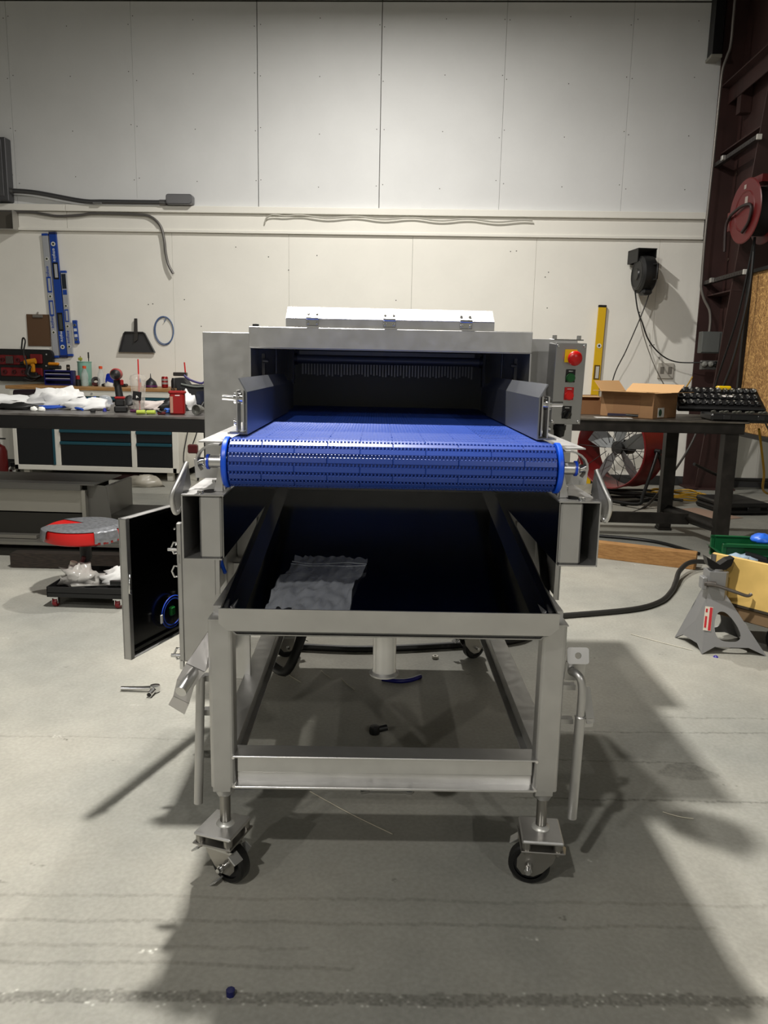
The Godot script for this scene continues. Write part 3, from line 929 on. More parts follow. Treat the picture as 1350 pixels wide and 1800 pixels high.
func build_control_box(o: Node3D) -> void:
	var B := Node3D.new()
	B.name = "control_box"
	o.add_child(B, true)
	B.transform = X(Vector3(0.474, 1.175, -0.42), Vector3(4, 2, 0))
	beg()
	box(Vector3(0, 0, -0.04), Vector3(0.079, 0.21, 0.08), 0.003)
	fin("enclosure", mat(Color(0.62, 0.62, 0.62), 0.28, 0.95), B)
	beg()
	box(Vector3(0, 0, 0.002), Vector3(0.081, 0.214, 0.004), 0.001)
	fin("cover", mat(Color(0.68, 0.68, 0.68), 0.3, 0.95), B)
	beg()
	for sx in [-1, 1]:
		for sy in [-1, 1]:
			lathe([0, 0, 0.0045, 0, 0.0035, 0.003, 0, 0.0035], X(Vector3(sx * 0.035, sy * 0.1, 0.004), Vector3(90, 0, 0)), 10)
		bar(Vector3(sx * 0.033, 0.112, -0.05), Vector3(sx * 0.033, 0.125, -0.05), 0.006, 10)
	box(Vector3(0, 0.114, -0.05), Vector3(0.08, 0.003, 0.05), 0.001)
	fin("screw", chrome, B)
	var f := X(Vector3(0, 0, 0.004), Vector3(90, 0, 0))
	var spec := [[0.006, 0.069, Color(0.72, 0.04, 0.03), Color(0.84, 0.75, 0.05), 0.019, "stop_button"], [0.003, 0.017, Color(0.03, 0.3, 0.12), black_p, 0.0105, "start_button"], [0.003, -0.03, Color(0.8, 0.06, 0.05), Color(0.65, 0.02, 0.05), 0.0105, "stop_button"], [0.001, -0.08, black_p, black_p, 0.0105, "selector_switch"]]
	for k in 4:
		var s: Array = spec[k]
		beg()
		box(Vector3(s[0] - (0.006 if k == 0 else 0.0), s[1] + 0.005, 0.0052), Vector3(0.033 if k == 0 else 0.025, 0.034, 0.0022), 0.0006)
		var pl := fin("legend_plate", mat(s[3], 0.45), B)
		if k:
			beg(); mm(s[0] - 0.006, s[0] + 0.006, s[1] + 0.0165, s[1] + 0.0185, 0.0063, 0.0066)
			fin("legend_mark", mat(Color(0.7, 0.7, 0.68), 0.6), pl)
		beg()
		var q := Transform3D(f.basis, Vector3(s[0], s[1], 0.006))
		if k == 0: lathe([0.0, 0, 0.011, 0, 0.011, 0.012, 0.018, 0.014, 0.0195, 0.019, 0.017, 0.023, 0.0, 0.025], q, 28, 0.9)
		elif k < 3: lathe([0, 0, 0.0125, 0, 0.0125, 0.004, 0.011, 0.007, 0.0095, 0.007, 0.0095, 0.009, 0.0, 0.0095], q, 24)
		else:
			lathe([0, 0, 0.0125, 0, 0.0125, 0.005, 0.0105, 0.008, 0.0, 0.008], q, 24)
			box(Vector3(s[0], s[1], 0.019), Vector3(0.007, 0.023, 0.012), 0.002, Basis(Vector3.BACK, -0.5))
		fin(s[5], mat(s[2], 0.32), B)
	beg()
	lathe([0.0, -0.165, 0.006, -0.165, 0.006, -0.15, 0.014, -0.146, 0.016, -0.13, 0.018, -0.128, 0.018, -0.116, 0.013, -0.116, 0.013, -0.106], X(Vector3(-0.003, 0, -0.04)), 12)
	fin("cable_gland", mat(black_p, 0.5), B)

func build_cabinet(o: Node3D) -> void:
	var C := Node3D.new()
	C.name = "electrical_cabinet"
	o.add_child(C, true)
	beg()
	mm(-0.552, -0.43, 0.4, 0.79, -0.362, -0.358, 0.001)
	mm(-0.552, -0.43, 0.4, 0.79, -0.8, -0.796, 0.001)
	mm(-0.552, -0.43, 0.786, 0.79, -0.8, -0.358, 0.001)
	mm(-0.552, -0.43, 0.4, 0.404, -0.8, -0.358, 0.001)
	mm(-0.434, -0.43, 0.4, 0.79, -0.8, -0.358, 0.001)
	mm(-0.565, -0.552, 0.4, 0.79, -0.376, -0.356, 0.002)
	mm(-0.565, -0.552, 0.4, 0.79, -0.8, -0.78, 0.002)
	fin("cabinet_shell", steel, C)
	beg()
	mm(-0.5, -0.494, 0.43, 0.76, -0.76, -0.4)
	mm(-0.52, -0.5, 0.62, 0.7, -0.7, -0.45); mm(-0.52, -0.5, 0.5, 0.56, -0.7, -0.5)
	fin("mounting_plate", mat(Color(0.1, 0.1, 0.11), 0.5), C)
	# door: a shallow pan hinged at the rear edge, standing ajar
	var D := Node3D.new()
	D.name = "door"
	C.add_child(D, true)
	D.transform = X(Vector3(-0.566, 0.594, -0.795), Vector3(0, -20, 0))    # local +z runs from the hinge to the free edge
	beg()
	mm(-0.012, -0.008, -0.2, 0.2, 0, 0.44)
	mm(-0.012, 0.012, -0.2, 0.2, 0.436, 0.44, 0.001)
	mm(-0.012, 0.012, 0.197, 0.2, 0, 0.44, 0.001)
	mm(-0.012, 0.012, -0.2, -0.197, 0, 0.44, 0.001)
	mm(-0.012, 0.012, -0.2, 0.2, 0, 0.004)
	mm(0.009, 0.012, -0.2, 0.2, 0.425, 0.44)
	fin("door_pan", steel, D)
	beg()
	mm(-0.008, -0.006, -0.196, 0.196, 0.005, 0.435)
	mm(-0.006, 0.004, -0.186, -0.178, 0.01, 0.425); mm(-0.006, 0.004, 0.178, 0.186, 0.01, 0.425)
	fin("door_dark_reflection", mat(Color(0.025, 0.026, 0.03), 0.22), D)  # black sheet stands for the dark interior mirrored in the steel door
	beg()
	tube(v3([0.012, -0.0, 0.432, 0.012, 0.04, 0.432, 0.016, 0.046, 0.44, 0.016, -0.006, 0.44, 0.012, -0.01, 0.432]), 0.0035, 8)
	fin("latch_loop", chrome, D)
	beg()
	for q in [[0.125, 0.19], [0.13, 0.15], [0.075, 0.185], [0.08, 0.14]]:
		lathe([0, 0, 0.006, 0, 0.004, 0.005, 0, 0.006], X(Vector3(-0.006, q[0], q[1]), Vector3(0, 0, -90)), 8)
	fin("rivet", chrome, D)
	beg()
	var lp := []
	for k in 24: lp.append(Vector3(0.01, -0.12 + 0.048 * sin(TAU * k / 24), 0.235 + 0.055 * cos(TAU * k / 24)))
	tube(lp, 0.0019, 6, true)
	for k in 24: lp[k] = Vector3(0.012, -0.12, 0.235) + (lp[k] - Vector3(0.012, -0.12, 0.235)) * 0.84
	tube(lp, 0.0019, 6, true)
	fin("blue_wire_coil", mat(Color(0.1, 0.25, 0.7), 0.4), D)
	beg()
	box(Vector3(0.008, -0.118, 0.235), Vector3(0.012, 0.028, 0.022), 0.004)
	fin("green_connector", mat(Color(0.03, 0.35, 0.12), 0.4), D)
	for q in [[-0.125, 0.297], [-0.1, 0.2], [-0.092, 0.175], [-0.16, 0.185]]:
		beg()
		box(Vector3(0.014, q[0], q[1]), Vector3(0.004, 0.026, 0.009), 0.001)
		fin("wire_tag", mat(Color(0.8, 0.8, 0.78), 0.6), D)
	# latches along the front flange
	for y in [0.72, 0.655, 0.42]:
		beg()
		tube(v3([-0.566, y + 0.014, -0.366, -0.575, y + 0.016, -0.366, -0.582, y, -0.366, -0.575, y - 0.016, -0.366, -0.566, y - 0.014, -0.366]), 0.003, 8)
		if y != 0.655:
			bar(Vector3(-0.59, y - 0.004, -0.362), Vector3(-0.56, y - 0.004, -0.362), 0.005, 10)
			box(Vector3(-0.56, y - 0.028, -0.362), Vector3(0.012, 0.03, 0.012), 0.002)
		fin("latch", chrome, C)

# ---------- left side of the workshop ----------
func level(called: String, label: String, at: Vector3, lean: float, len_: float, w: float, body: Color, trim: Color, windows: Array, vials: Array, marks: Array, grp_ := "") -> Node3D:
	# a box level hung on the wall; local y runs along it, faces +z
	var o := thing(called, label, "spirit level", at)
	if grp_: o.set_meta("group", grp_)
	o.rotation.z = deg_to_rad(lean)
	beg(); box(Vector3(0, 0, 0.012), Vector3(w, len_ - 0.03, 0.024), 0.002)
	fin("body", mat(body, 0.4, 0.1), o)
	for s in [-1, 1]:
		beg(); box(Vector3(0, s * (len_ / 2 - 0.0125), 0.012), Vector3(w + 0.004, 0.025, 0.028), 0.003)
		fin("end_cap", mat(trim, 0.45), o)
	for q in windows:      # [y, height, colour]
		beg(); box(Vector3(0, q[0], 0.0245), Vector3(w * 0.78, q[1], 0.003), 0.001)
		fin("window", mat(q[2], 0.35), o)
		if q.size() > 3:
			beg(); box(Vector3(w * 0.05, q[0], 0.0265), Vector3(w * 0.42, q[1] * 0.8, 0.002), 0.0005)
			fin("window_insert", mat(q[3], 0.5), o)
	for y in vials:
		beg(); lathe([0.012, 0, w * 0.3, 0, w * 0.3, 0.004, 0.012, 0.004], X(Vector3(0, y, 0.024), Vector3(90, 0, 0)), 20)
		var v := fin("vial_ring", mat(Color(0.85, 0.85, 0.82), 0.5), o)
		beg(); lathe([0, 0, 0.011, 0, 0.011, 0.002, 0, 0.002], X(Vector3(0, y, 0.0245), Vector3(90, 0, 0)), 16)
		fin("vial", mat(Color(0.25, 0.27, 0.22), 0.3), v)
	for q in marks:
		text(q[0], 0.028, mat(q[2], 0.5), o, Transform3D(Basis(Vector3.BACK, -PI / 2), Vector3(0, q[1], 0.025)))
	return o

func bottle(at: Vector3, label: String) -> void:
	var o := thing("drink_bottle", label, "bottle", at, 0, "clear drink bottles on the workbench")
	beg(); lathe([0, 0, 0.03, 0, 0.033, 0.006, 0.033, 0.05, 0.03, 0.06, 0.033, 0.07, 0.033, 0.12, 0.026, 0.14, 0.014, 0.17, 0.014, 0.178], Transform3D(), 20)
	fin("bottle_body", glass(Color(0.85, 0.88, 0.88), 0.3), o)
	beg(); lathe([0, 0.176, 0.018, 0.176, 0.018, 0.202, 0, 0.204], Transform3D(), 16)
	fin("cap", mat(Color(0.85, 0.3, 0.1), 0.5), o)

func build_left() -> void:
	var white_m := mat(Color(0.83, 0.82, 0.78), 0.5)
	var teal := mat(Color(0.12, 0.3, 0.35), 0.4, 0.3)
	var navy := mat(Color(0.035, 0.045, 0.06), 0.45)
	var blk := mat(black_p, 0.5)
	# electrical panel, conduits and boxes on the wall
	var o := thing("electrical_panel", "grey electrical panel box at the wall edge above the ledge", "electrical panel", Vector3(-4.42, 3.08, -8.39))
	beg(); box(Vector3.ZERO, Vector3(0.36, 0.61, 0.12), 0.006); fin("cabinet_body", mat(Color(0.33, 0.33, 0.34), 0.5, 0.3), o)
	beg(); box(Vector3(-0.01, 0.01, 0.064), Vector3(0.3, 0.54, 0.008), 0.003); fin("cover_plate", mat(Color(0.36, 0.36, 0.37), 0.5, 0.3), o)
	o = thing("thick_conduit", "thick grey steel conduit with offset bend resting on the ledge", "conduit", Vector3(0, 0, -8.41))
	beg(); tube(spl(v3([-4.4, 2.88, 0.03, -4.2, 2.88, 0.03, -3.95, 2.862, 0.03, -3.5, 2.79, 0.03, -3.25, 2.785, 0.03, -2.62, 2.785, 0.03]), 5), 0.024, 12); fin("pipe", mat(Color(0.42, 0.42, 0.43), 0.38, 0.8), o)
	for x in [-4.24, -2.66]:
		beg(); bar(Vector3(x - 0.03, 2.88 if x < -4 else 2.785, 0.03), Vector3(x + 0.03, 2.88 if x < -4 else 2.785, 0.03), 0.029, 12)
		fin("coupling", mat(Color(0.5, 0.5, 0.5), 0.4, 0.8), o)
	beg(); box(Vector3(-3.33, 2.768, 0.05), Vector3(0.09, 0.014, 0.03), 0.002)
	fin("pipe_strap", mat(Color(0.6, 0.6, 0.6), 0.4, 0.8), o)
	o = thing("pull_box", "rounded grey metal pull box at the end of the thick conduit", "junction box", Vector3(-2.48, 2.812, -8.38))
	beg(); extr(rrect(0.27, 0.1, 0.025), 0.09, Transform3D(), true); fin("box_body", mat(Color(0.5, 0.5, 0.51), 0.42, 0.7), o)
	beg(); extr(rrect(0.25, 0.08, 0.02), 0.012, X(Vector3(0, 0, 0.048)), true); fin("cover_plate", mat(Color(0.54, 0.54, 0.55), 0.42, 0.7), o)
	beg(); tube(spl(v3([-4.6, 2.675, 0, -4.1, 2.68, 0, -3.95, 2.666, 0, -3.78, 2.645, 0, -3.55, 2.655, 0, -3.38, 2.675, 0, -2.95, 2.67, 0, -2.8, 2.65, 0, -2.7, 2.56, 0, -2.665, 2.42, 0, -2.655, 2.3, 0, -2.63, 2.18, 0, -2.58, 2.09, 0.005]), 6), 0.0135, 10)
	var m := fin("thin_conduit", mat(Color(0.45, 0.44, 0.43), 0.45, 0.6)); m.position.z = -8.405
	tag(m, "thin grey conduit snaking under the ledge then down the wall in an S", "conduit")
	o = thing("wall_box", "small open-sided metal box under the ledge at the wall edge", "junction box", Vector3(-4.33, 2.59, -8.37))
	beg(); mm(-0.14, 0.13, -0.09, 0.09, -0.06, -0.055); mm(0.125, 0.13, -0.09, 0.09, -0.06, 0.06); mm(-0.14, 0.13, -0.095, -0.09, -0.06, 0.06); mm(-0.14, -0.12, -0.09, 0.09, -0.06, 0.06)
	fin("box_body", mat(Color(0.7, 0.69, 0.67), 0.4, 0.6), o)
	beg(); mm(-0.12, 0.1, -0.085, 0.085, -0.055, 0.0); fin("device", mat(Color(0.33, 0.31, 0.28), 0.6), o)
	beg()
	var pth := [Vector3(-1.62, 2.6, 0.0), Vector3(-1.6, 2.65, 0.01), Vector3(-1.53, 2.682, 0.02)]
	for k in 26: pth.append(Vector3(-1.4 + k * 0.1, 2.672 + 0.012 * sin(k * 1.1) - 0.0008 * k, 0.012))
	tube(spl(pth, 3), 0.008, 6)
	m = fin("white_cable", mat(Color(0.72, 0.71, 0.67), 0.6)); m.position.z = -8.41
	tag(m, "white painted cable strung along the fascia under the ledge", "cable")
	# levels, clipboard, dustpan, tube coil on hooks
	var sil := Color(0.66, 0.67, 0.69)
	var blu := Color(0.07, 0.25, 0.6)
	var pale := Color(0.8, 0.82, 0.85)
	level("long_level", "long silver spirit level with blue windows, beside the clipboard", Vector3(-3.905, 1.84, -8.445), 2.2, 1.27, 0.062, sil, blu, [[0.12, 0.16, blu, sil], [-0.12, 0.16, blu, sil]], [0.38, 0.0, -0.37], [["empire", 0.24, blu], ["empire", -0.26, blu]], "spirit levels hung on the wall")
	level("long_level", "long all-blue spirit level hanging between two silver ones", Vector3(-3.82, 1.85, -8.44), 2.2, 1.28, 0.075, blu, Color(0.03, 0.1, 0.3), [[0.25, 0.17, black_p, sil], [-0.27, 0.19, black_p, Color(0.25, 0.27, 0.25)]], [0.52, -0.53], [["empire", 0.41, pale], ["empire", -0.41, pale]], "spirit levels hung on the wall")
	level("short_level", "short silver spirit level with a dark display and blue windows", Vector3(-3.738, 1.665, -8.44), 1.8, 0.88, 0.056, sil, blu, [[0.33, 0.15, Color(0.1, 0.13, 0.17)], [0.22, 0.05, blu], [-0.02, 0.13, blu, sil]], [0.08, -0.13, -0.34], [["empire", -0.24, blu]], "spirit levels hung on the wall")
	level("torpedo_level", "small blue torpedo level hanging at the end of the row", Vector3(-3.652, 1.48, -8.44), 3.5, 0.24, 0.042, blu, blu, [[0.02, 0.03, pale], [-0.04, 0.03, pale]], [0.07, -0.08], [], "spirit levels hung on the wall")
	o = thing("clipboard", "brown hardboard clipboard hanging on the wall above the tool organizer", "clipboard", Vector3(-4.06, 1.49, -8.44))
	beg(); box(Vector3.ZERO, Vector3(0.25, 0.33, 0.005), 0.001); fin("board", mat(Color(0.36, 0.26, 0.17), 0.6), o)
	beg(); box(Vector3(0, 0.145, 0.008), Vector3(0.11, 0.03, 0.008), 0.002); bar(Vector3(-0.05, 0.135, 0.012), Vector3(0.05, 0.135, 0.012), 0.006); lathe([0, 0, 0.007, 0, 0.007, 0.02, 0, 0.02], X(Vector3(0, 0.17, 0)), 8)
	fin("clip", mat(Color(0.6, 0.58, 0.55), 0.35, 0.8), o)
	o = thing("dustpan", "dark grey metal dustpan hanging by its handle on the wall", "dustpan", Vector3(-3.0, 1.28, -8.42))
	var gm := mat(Color(0.26, 0.26, 0.265), 0.42, 0.4)
	beg(); extr([-0.192, 0.0, -0.135, 0.19, -0.12, 0.207, 0.07, 0.207, 0.09, 0.195, 0.192, 0.0], 0.004, X(Vector3(0, 0, -0.015))); fin("pan", gm, o)
	beg()
	tube(v3([-0.192, 0.0, 0, -0.135, 0.19, 0.0, -0.12, 0.207, 0, 0.07, 0.207, 0, 0.09, 0.195, 0, 0.192, 0.0, 0]), 0.009, 6)
	extr([-0.19, 0, -0.19, 0.01, 0.19, 0.01, 0.19, 0], 0.03)
	fin("rim", gm, o)
	beg(); extr([-0.022, 0.2, -0.014, 0.35, 0.014, 0.35, 0.012, 0.2], 0.02); extr([-0.03, 0.1, -0.02, 0.21, 0.02, 0.21, 0.012, 0.13], 0.012); fin("handle", mat(Color(0.2, 0.19, 0.18), 0.5), o)
	beg()
	for r in [[0.104, 0.148, 0.0], [0.097, 0.14, 0.006]]:
		var pa := []
		for k in 28: pa.append(Vector3(r[0] * cos(TAU * k / 28) + r[2], r[1] * sin(TAU * k / 28) + 0.5 * r[2], r[2]))
		tube(pa, 0.005, 6, true)
	tube(v3([0.02, 0.145, 0.01, 0.03, 0.12, 0.012, 0.01, 0.09, 0.012]), 0.004, 6)
	m = fin("tubing_coil", mat(Color(0.33, 0.42, 0.58), 0.4)); m.position = Vector3(-2.71, 1.51, -8.44)
	tag(m, "loop of thin pale blue tubing hanging beside the dustpan", "tubing")
	# back workbench with drawers
	o = thing("workbench", "white steel workbench with butcher-block top and dark drawers", "workbench", Vector3(-3.23, 0, -8.08))
	beg(); mm(-0.87, 0.87, 0.895, 0.928, -0.34, 0.34, 0.004)
	fin("worktop", tri_mat(Color(0.72, 0.55, 0.34), 0.5, 0, noise_tex(41, 0.02, Color(0.75, 0.72, 0.68), Color(1, 1, 1)), Vector3(1, 12, 12)), o)
	beg()
	mm(-0.83, 0.83, 0.84, 0.895, 0.28, 0.33); mm(-0.83, 0.83, 0.78, 0.895, -0.33, 0.3); mm(-0.83, -0.79, 0.09, 0.84, -0.33, 0.33, 0.003); mm(0.79, 0.85, 0.09, 0.84, -0.33, 0.33, 0.003)
	mm(-0.83, 0.83, 0.09, 0.14, -0.33, 0.33, 0.003); mm(-0.41, -0.35, 0.14, 0.84, 0.26, 0.33, 0.003); mm(0.375, 0.425, 0.14, 0.84, 0.26, 0.33, 0.003); mm(-0.8, 0.8, 0.14, 0.84, -0.33, -0.31)
	fin("frame", white_m, o)
	for q in [[-0.79, -0.42, 0.145, 0.775, true], [-0.345, 0.37, 0.145, 0.385, false], [-0.345, 0.37, 0.39, 0.505, false], [-0.345, 0.37, 0.51, 0.77, false], [0.43, 0.785, 0.145, 0.385, false], [0.43, 0.785, 0.39, 0.505, false], [0.43, 0.785, 0.51, 0.77, false], [-0.79, -0.06, 0.778, 0.835, false], [-0.05, 0.785, 0.778, 0.835, false]]:
		beg(); mm(q[0], q[1], q[2], q[3], 0.2, 0.325, 0.002)
		var d := fin("cabinet_door" if q[4] else "drawer", navy, o)
		beg()
		if q[4]: mm(q[1] - 0.005, q[1] + 0.02, q[2], q[3], 0.3, 0.338, 0.004)
		else: mm(q[0] - 0.005, q[1], q[3] - 0.032, q[3], 0.315, 0.345, 0.006)
		fin("pull_rail", teal, d)
	beg(); lathe([0, 0, 0.011, 0, 0.011, 0.006, 0, 0.006], X(Vector3(0.0, 0.866, 0.33), Vector3(90, 0, 0)), 12); fin("lock", chrome, o)
	for q in [[-0.74, 0.24], [0.74, 0.24], [-0.74, -0.24], [0.74, -0.24]]:
		beg(); mm(q[0] - 0.03, q[0] + 0.03, 0.0, 0.09, q[1] - 0.03, q[1] + 0.03, 0.003); fin("leg", white_m, o)
	# wheelbarrow of small things on the workbench
	var B := 0.929
	o = thing("tool_organizer", "red and black tool organizer case standing open against the wall", "tool case", Vector3(-4.2, B + 0.02, -8.38))
	beg(); extr(rrect(0.62, 0.34, 0.05), 0.05, X(Vector3(0, 0.17, 0)), true); fin("shell", blk, o)
	for q in [[-0.12, 0.225, 0.3, 0.1], [-0.1, 0.1, 0.3, 0.09], [0.14, 0.24, 0.13, 0.1], [0.15, 0.1, 0.1, 0.09]]:
		beg(); box(Vector3(q[0], q[1], 0.035), Vector3(q[2], q[3], 0.03), 0.008)
		fin("tray", mat(Color(0.42, 0.05, 0.07), 0.45), o)
	for q in [[-0.22, 0.225], [-0.05, 0.225], [-0.2, 0.1], [-0.1, 0.1], [0.0, 0.1], [0.12, 0.09]]:
		beg(); lathe([0.012, 0, 0.024, 0, 0.024, 0.012, 0.012, 0.012], X(Vector3(q[0], q[1], 0.05), Vector3(90, 0, 0)), 14)
		fin("socket_hole", mat(Color(0.25, 0.03, 0.05), 0.5), o)
	beg(); box(Vector3(-0.14, 0.225, 0.055), Vector3(0.08, 0.08, 0.02), 0.004); fin("insert", mat(Color(0.25, 0.22, 0.2), 0.5), o)
	for q in [[-0.28, 0.3], [-0.28, 0.04], [0.25, 0.29], [0.26, 0.06], [0.24, 0.17]]:
		beg(); lathe([0, 0, 0.008, 0, 0.008, 0.006, 0, 0.006], X(Vector3(q[0], q[1], 0.025), Vector3(90, 0, 0)), 8)
		fin("screw", chrome, o)
	beg()
	tube(spl(v3([0, 0.34, 0, 0.02, 0.45, 0.0, 0.05, 0.42, 0.01, 0.03, 0.3, 0.02, 0.06, 0.18, 0.03, 0.05, 0.08, 0.04]), 5), 0.008, 6)
	tube(spl(v3([0.05, 0.1, 0.03, 0.1, 0.16, 0.04, 0.08, 0.08, 0.06, 0.15, 0.05, 0.06, 0.2, 0.07, 0.03, 0.12, 0.02, 0.05, 0.04, 0.04, 0.06]), 5), 0.016, 6)
	m = fin("charger_cord", blk); m.position = Vector3(-4.16, B + 0.02, -8.24)
	tag(m, "tangled black charger cord heaped in front of the tool organizer", "cord")
	o = thing("hand_drill", "yellow and black hand drill hanging in front of the tool organizer", "drill", Vector3(-4.1, B + 0.16, -8.28))
	beg(); bar(Vector3(-0.05, 0.06, 0), Vector3(0.06, 0.08, 0), 0.03, 12); box(Vector3(0.03, 0.01, 0), Vector3(0.04, 0.1, 0.035), 0.008); fin("drill_body", mat(Color(0.75, 0.5, 0.05), 0.45), o)
	beg(); bar(Vector3(-0.1, 0.05, 0), Vector3(-0.05, 0.06, 0), 0.02, 12); box(Vector3(0.04, -0.06, 0), Vector3(0.07, 0.04, 0.05), 0.008); fin("chuck", blk, o)
	o = thing("blue_parts_rack", "blue slotted parts rack standing on the workbench", "rack", Vector3(-3.7, B, -8.1))
	var rb := mat(Color(0.04, 0.05, 0.36), 0.4)
	beg(); mm(-0.14, -0.135, 0, 0.15, -0.06, 0.06); mm(0.135, 0.14, 0, 0.15, -0.06, 0.06); mm(-0.14, 0.14, 0, 0.15, -0.06, -0.05)
	for y in [0.0, 0.05, 0.1, 0.14]: mm(-0.135, 0.135, y, y + 0.012, -0.06, 0.06)
	fin("rack_body", rb, o)
	beg(); mm(-0.125, 0.125, 0.065, 0.072, 0.05, 0.064); mm(-0.125, 0.125, 0.112, 0.118, 0.05, 0.064); fin("label_strip", mat(Color(0.7, 0.7, 0.75), 0.5), o)
	o = thing("yellow_driver", "yellow and black tool lying on top of the blue parts rack", "tool", Vector3(-3.76, B + 0.16, -8.12))
	beg(); box(Vector3(-0.01, 0.055, 0), Vector3(0.11, 0.03, 0.05), 0.01); fin("grip", mat(Color(0.8, 0.5, 0.05), 0.45), o)
	beg(); box(Vector3(0, 0.02, 0), Vector3(0.12, 0.04, 0.06), 0.008); fin("tool_body", blk, o)
	o = thing("steel_cylinder", "short dark steel cylinder standing on the blue parts rack", "cylinder", Vector3(-3.62, B + 0.152, -8.12))
	beg(); lathe([0, 0, 0.018, 0, 0.018, 0.055, 0.012, 0.058, 0, 0.058]); fin("barrel", mat(Color(0.2, 0.18, 0.16), 0.35, 0.7), o)
	beg(); lathe([0.0185, 0.02, 0.0195, 0.02, 0.0195, 0.035, 0.0185, 0.035]); fin("band", mat(Color(0.5, 0.45, 0.4), 0.4, 0.5), o)
	o = thing("mint_canister", "mint green canister holding brushes on the workbench", "canister", Vector3(-3.46, B, -8.15))
	beg(); lathe([0, 0, 0.066, 0, 0.068, 0.004, 0.07, 0.235, 0.074, 0.238, 0.074, 0.246, 0.068, 0.246, 0.066, 0.02, 0, 0.02], Transform3D(), 24); fin("can_body", mat(Color(0.5, 0.68, 0.62), 0.5), o)
	o = thing("paint_brush", "thin brush with yellow-green bristles standing in the mint canister", "brush", Vector3(-3.49, B + 0.03, -8.15))
	beg(); bar(Vector3(0, 0, 0), Vector3(-0.01, 0.27, 0), 0.005, 6); fin("handle", mat(Color(0.6, 0.5, 0.3), 0.6), o)
	beg(); box(Vector3(-0.012, 0.24, 0.0), Vector3(0.04, 0.03, 0.02), 0.005); fin("bristles", mat(Color(0.6, 0.62, 0.2), 0.7), o)
	o = thing("black_marker", "slim black rod standing tall in the mint canister", "rod", Vector3(-3.41, B + 0.03, -8.14))
	beg(); bar(Vector3(0, 0, 0), Vector3(0.0, 0.25, 0), 0.005, 8); fin("shaft", blk, o)
	beg(); bar(Vector3(0, 0.25, 0), Vector3(0.0, 0.31, 0), 0.008, 8); fin("tip", blk, o)
	o = thing("spray_can", "small black bottle with a red cap before the mint canister", "bottle", Vector3(-3.47, B, -8.0))
	beg(); lathe([0, 0, 0.026, 0, 0.026, 0.06, 0.018, 0.068, 0, 0.068]); fin("can_body", blk, o)
	beg(); lathe([0, 0.066, 0.019, 0.066, 0.019, 0.1, 0.012, 0.105, 0, 0.105]); fin("cap", mat(Color(0.6, 0.05, 0.05), 0.45), o)
	bottle(Vector3(-3.4, B, -8.0), "clear bottle with orange cap beside the mint canister")
	bottle(Vector3(-3.24, B, -8.02), "clear bottle with orange cap beside the blue bin")
	o = thing("tape_roll", "dark round tape roll standing between the two bottles", "tape", Vector3(-3.32, B, -8.08))
	beg(); lathe([0.02, -0.02, 0.045, -0.02, 0.045, 0.02, 0.02, 0.02, 0.02, -0.02], X(Vector3(0, 0.045, 0), Vector3(70, 20, 0)), 20); fin("roll", mat(Color(0.1, 0.07, 0.07), 0.5), o)
	beg(); box(Vector3(0.0, 0.02, 0.035), Vector3(0.05, 0.03, 0.02), 0.004); fin("label_patch", mat(Color(0.3, 0.12, 0.12), 0.5), o)
	o = thing("blue_bin", "small bright blue plastic bin on the workbench", "bin", Vector3(-3.13, B + 0.03, -8.05), 8)
	beg(); mm(-0.06, 0.06, 0, 0.005, -0.05, 0.05); mm(-0.06, 0.06, 0, 0.04, 0.045, 0.05); mm(-0.06, 0.06, 0, 0.1, -0.05, -0.045); extr([0.05, 0, -0.05, 0, -0.05, 0.1, 0.0, 0.09, 0.05, 0.04], 0.005, X(Vector3(-0.06, 0, 0), Vector3(0, 90, 0)) * X(Vector3.ZERO, Vector3(0, 180, 0))); extr([0.05, 0, -0.05, 0, -0.05, 0.1, 0.0, 0.09, 0.05, 0.04], 0.005, X(Vector3(0.06, 0, 0), Vector3(0, 90, 0)) * X(Vector3.ZERO, Vector3(0, 180, 0)))
	fin("bin_body", mat(Color(0.03, 0.16, 0.6), 0.35), o)
	beg(); mm(-0.1, 0.14, -0.03, -0.001, -0.06, 0.07, 0.01); m = fin("bin_base", blk, o)
	beg(); blob(Vector3.ZERO, Vector3(0.045, 0.035, 0.04), 5, 0.2); m = fin("white_rag_ball", mat(Color(0.8, 0.79, 0.76), 0.9)); m.position = Vector3(-3.12, B, -7.92)
	tag(m, "small white balled rag in front of the blue bin", "rag")
	o = thing("spray_bottle", "dark pointed dispenser with a purple band on the workbench", "dispenser", Vector3(-2.72, B, -8.0))
	beg(); lathe([0, 0, 0.065, 0, 0.06, 0.03, 0.05, 0.06, 0.02, 0.085, 0.006, 0.1, 0.003, 0.14, 0, 0.14], Transform3D(), 16, 1.2); fin("dispenser_body", mat(Color(0.16, 0.16, 0.17), 0.4, 0.2), o)
	beg(); lathe([0.0655, 0.008, 0.0655, 0.022, 0.062, 0.022], Transform3D(), 16); fin("band", mat(Color(0.35, 0.1, 0.35), 0.4), o)
	o = thing("orange_marker", "orange and blue marker standing beside the dark dispenser", "marker", Vector3(-2.83, B, -8.0))
	beg(); lathe([0, 0, 0.013, 0, 0.013, 0.05, 0, 0.05], Transform3D(), 10); fin("barrel", mat(Color(0.75, 0.25, 0.08), 0.4), o)
	beg(); lathe([0, 0.05, 0.01, 0.05, 0.006, 0.09, 0, 0.09], Transform3D(), 10); fin("cap", mat(Color(0.2, 0.35, 0.6), 0.4), o)
	o = thing("soda_can", "red and silver drink can on the workbench", "can", Vector3(-2.575, B, -8.0))
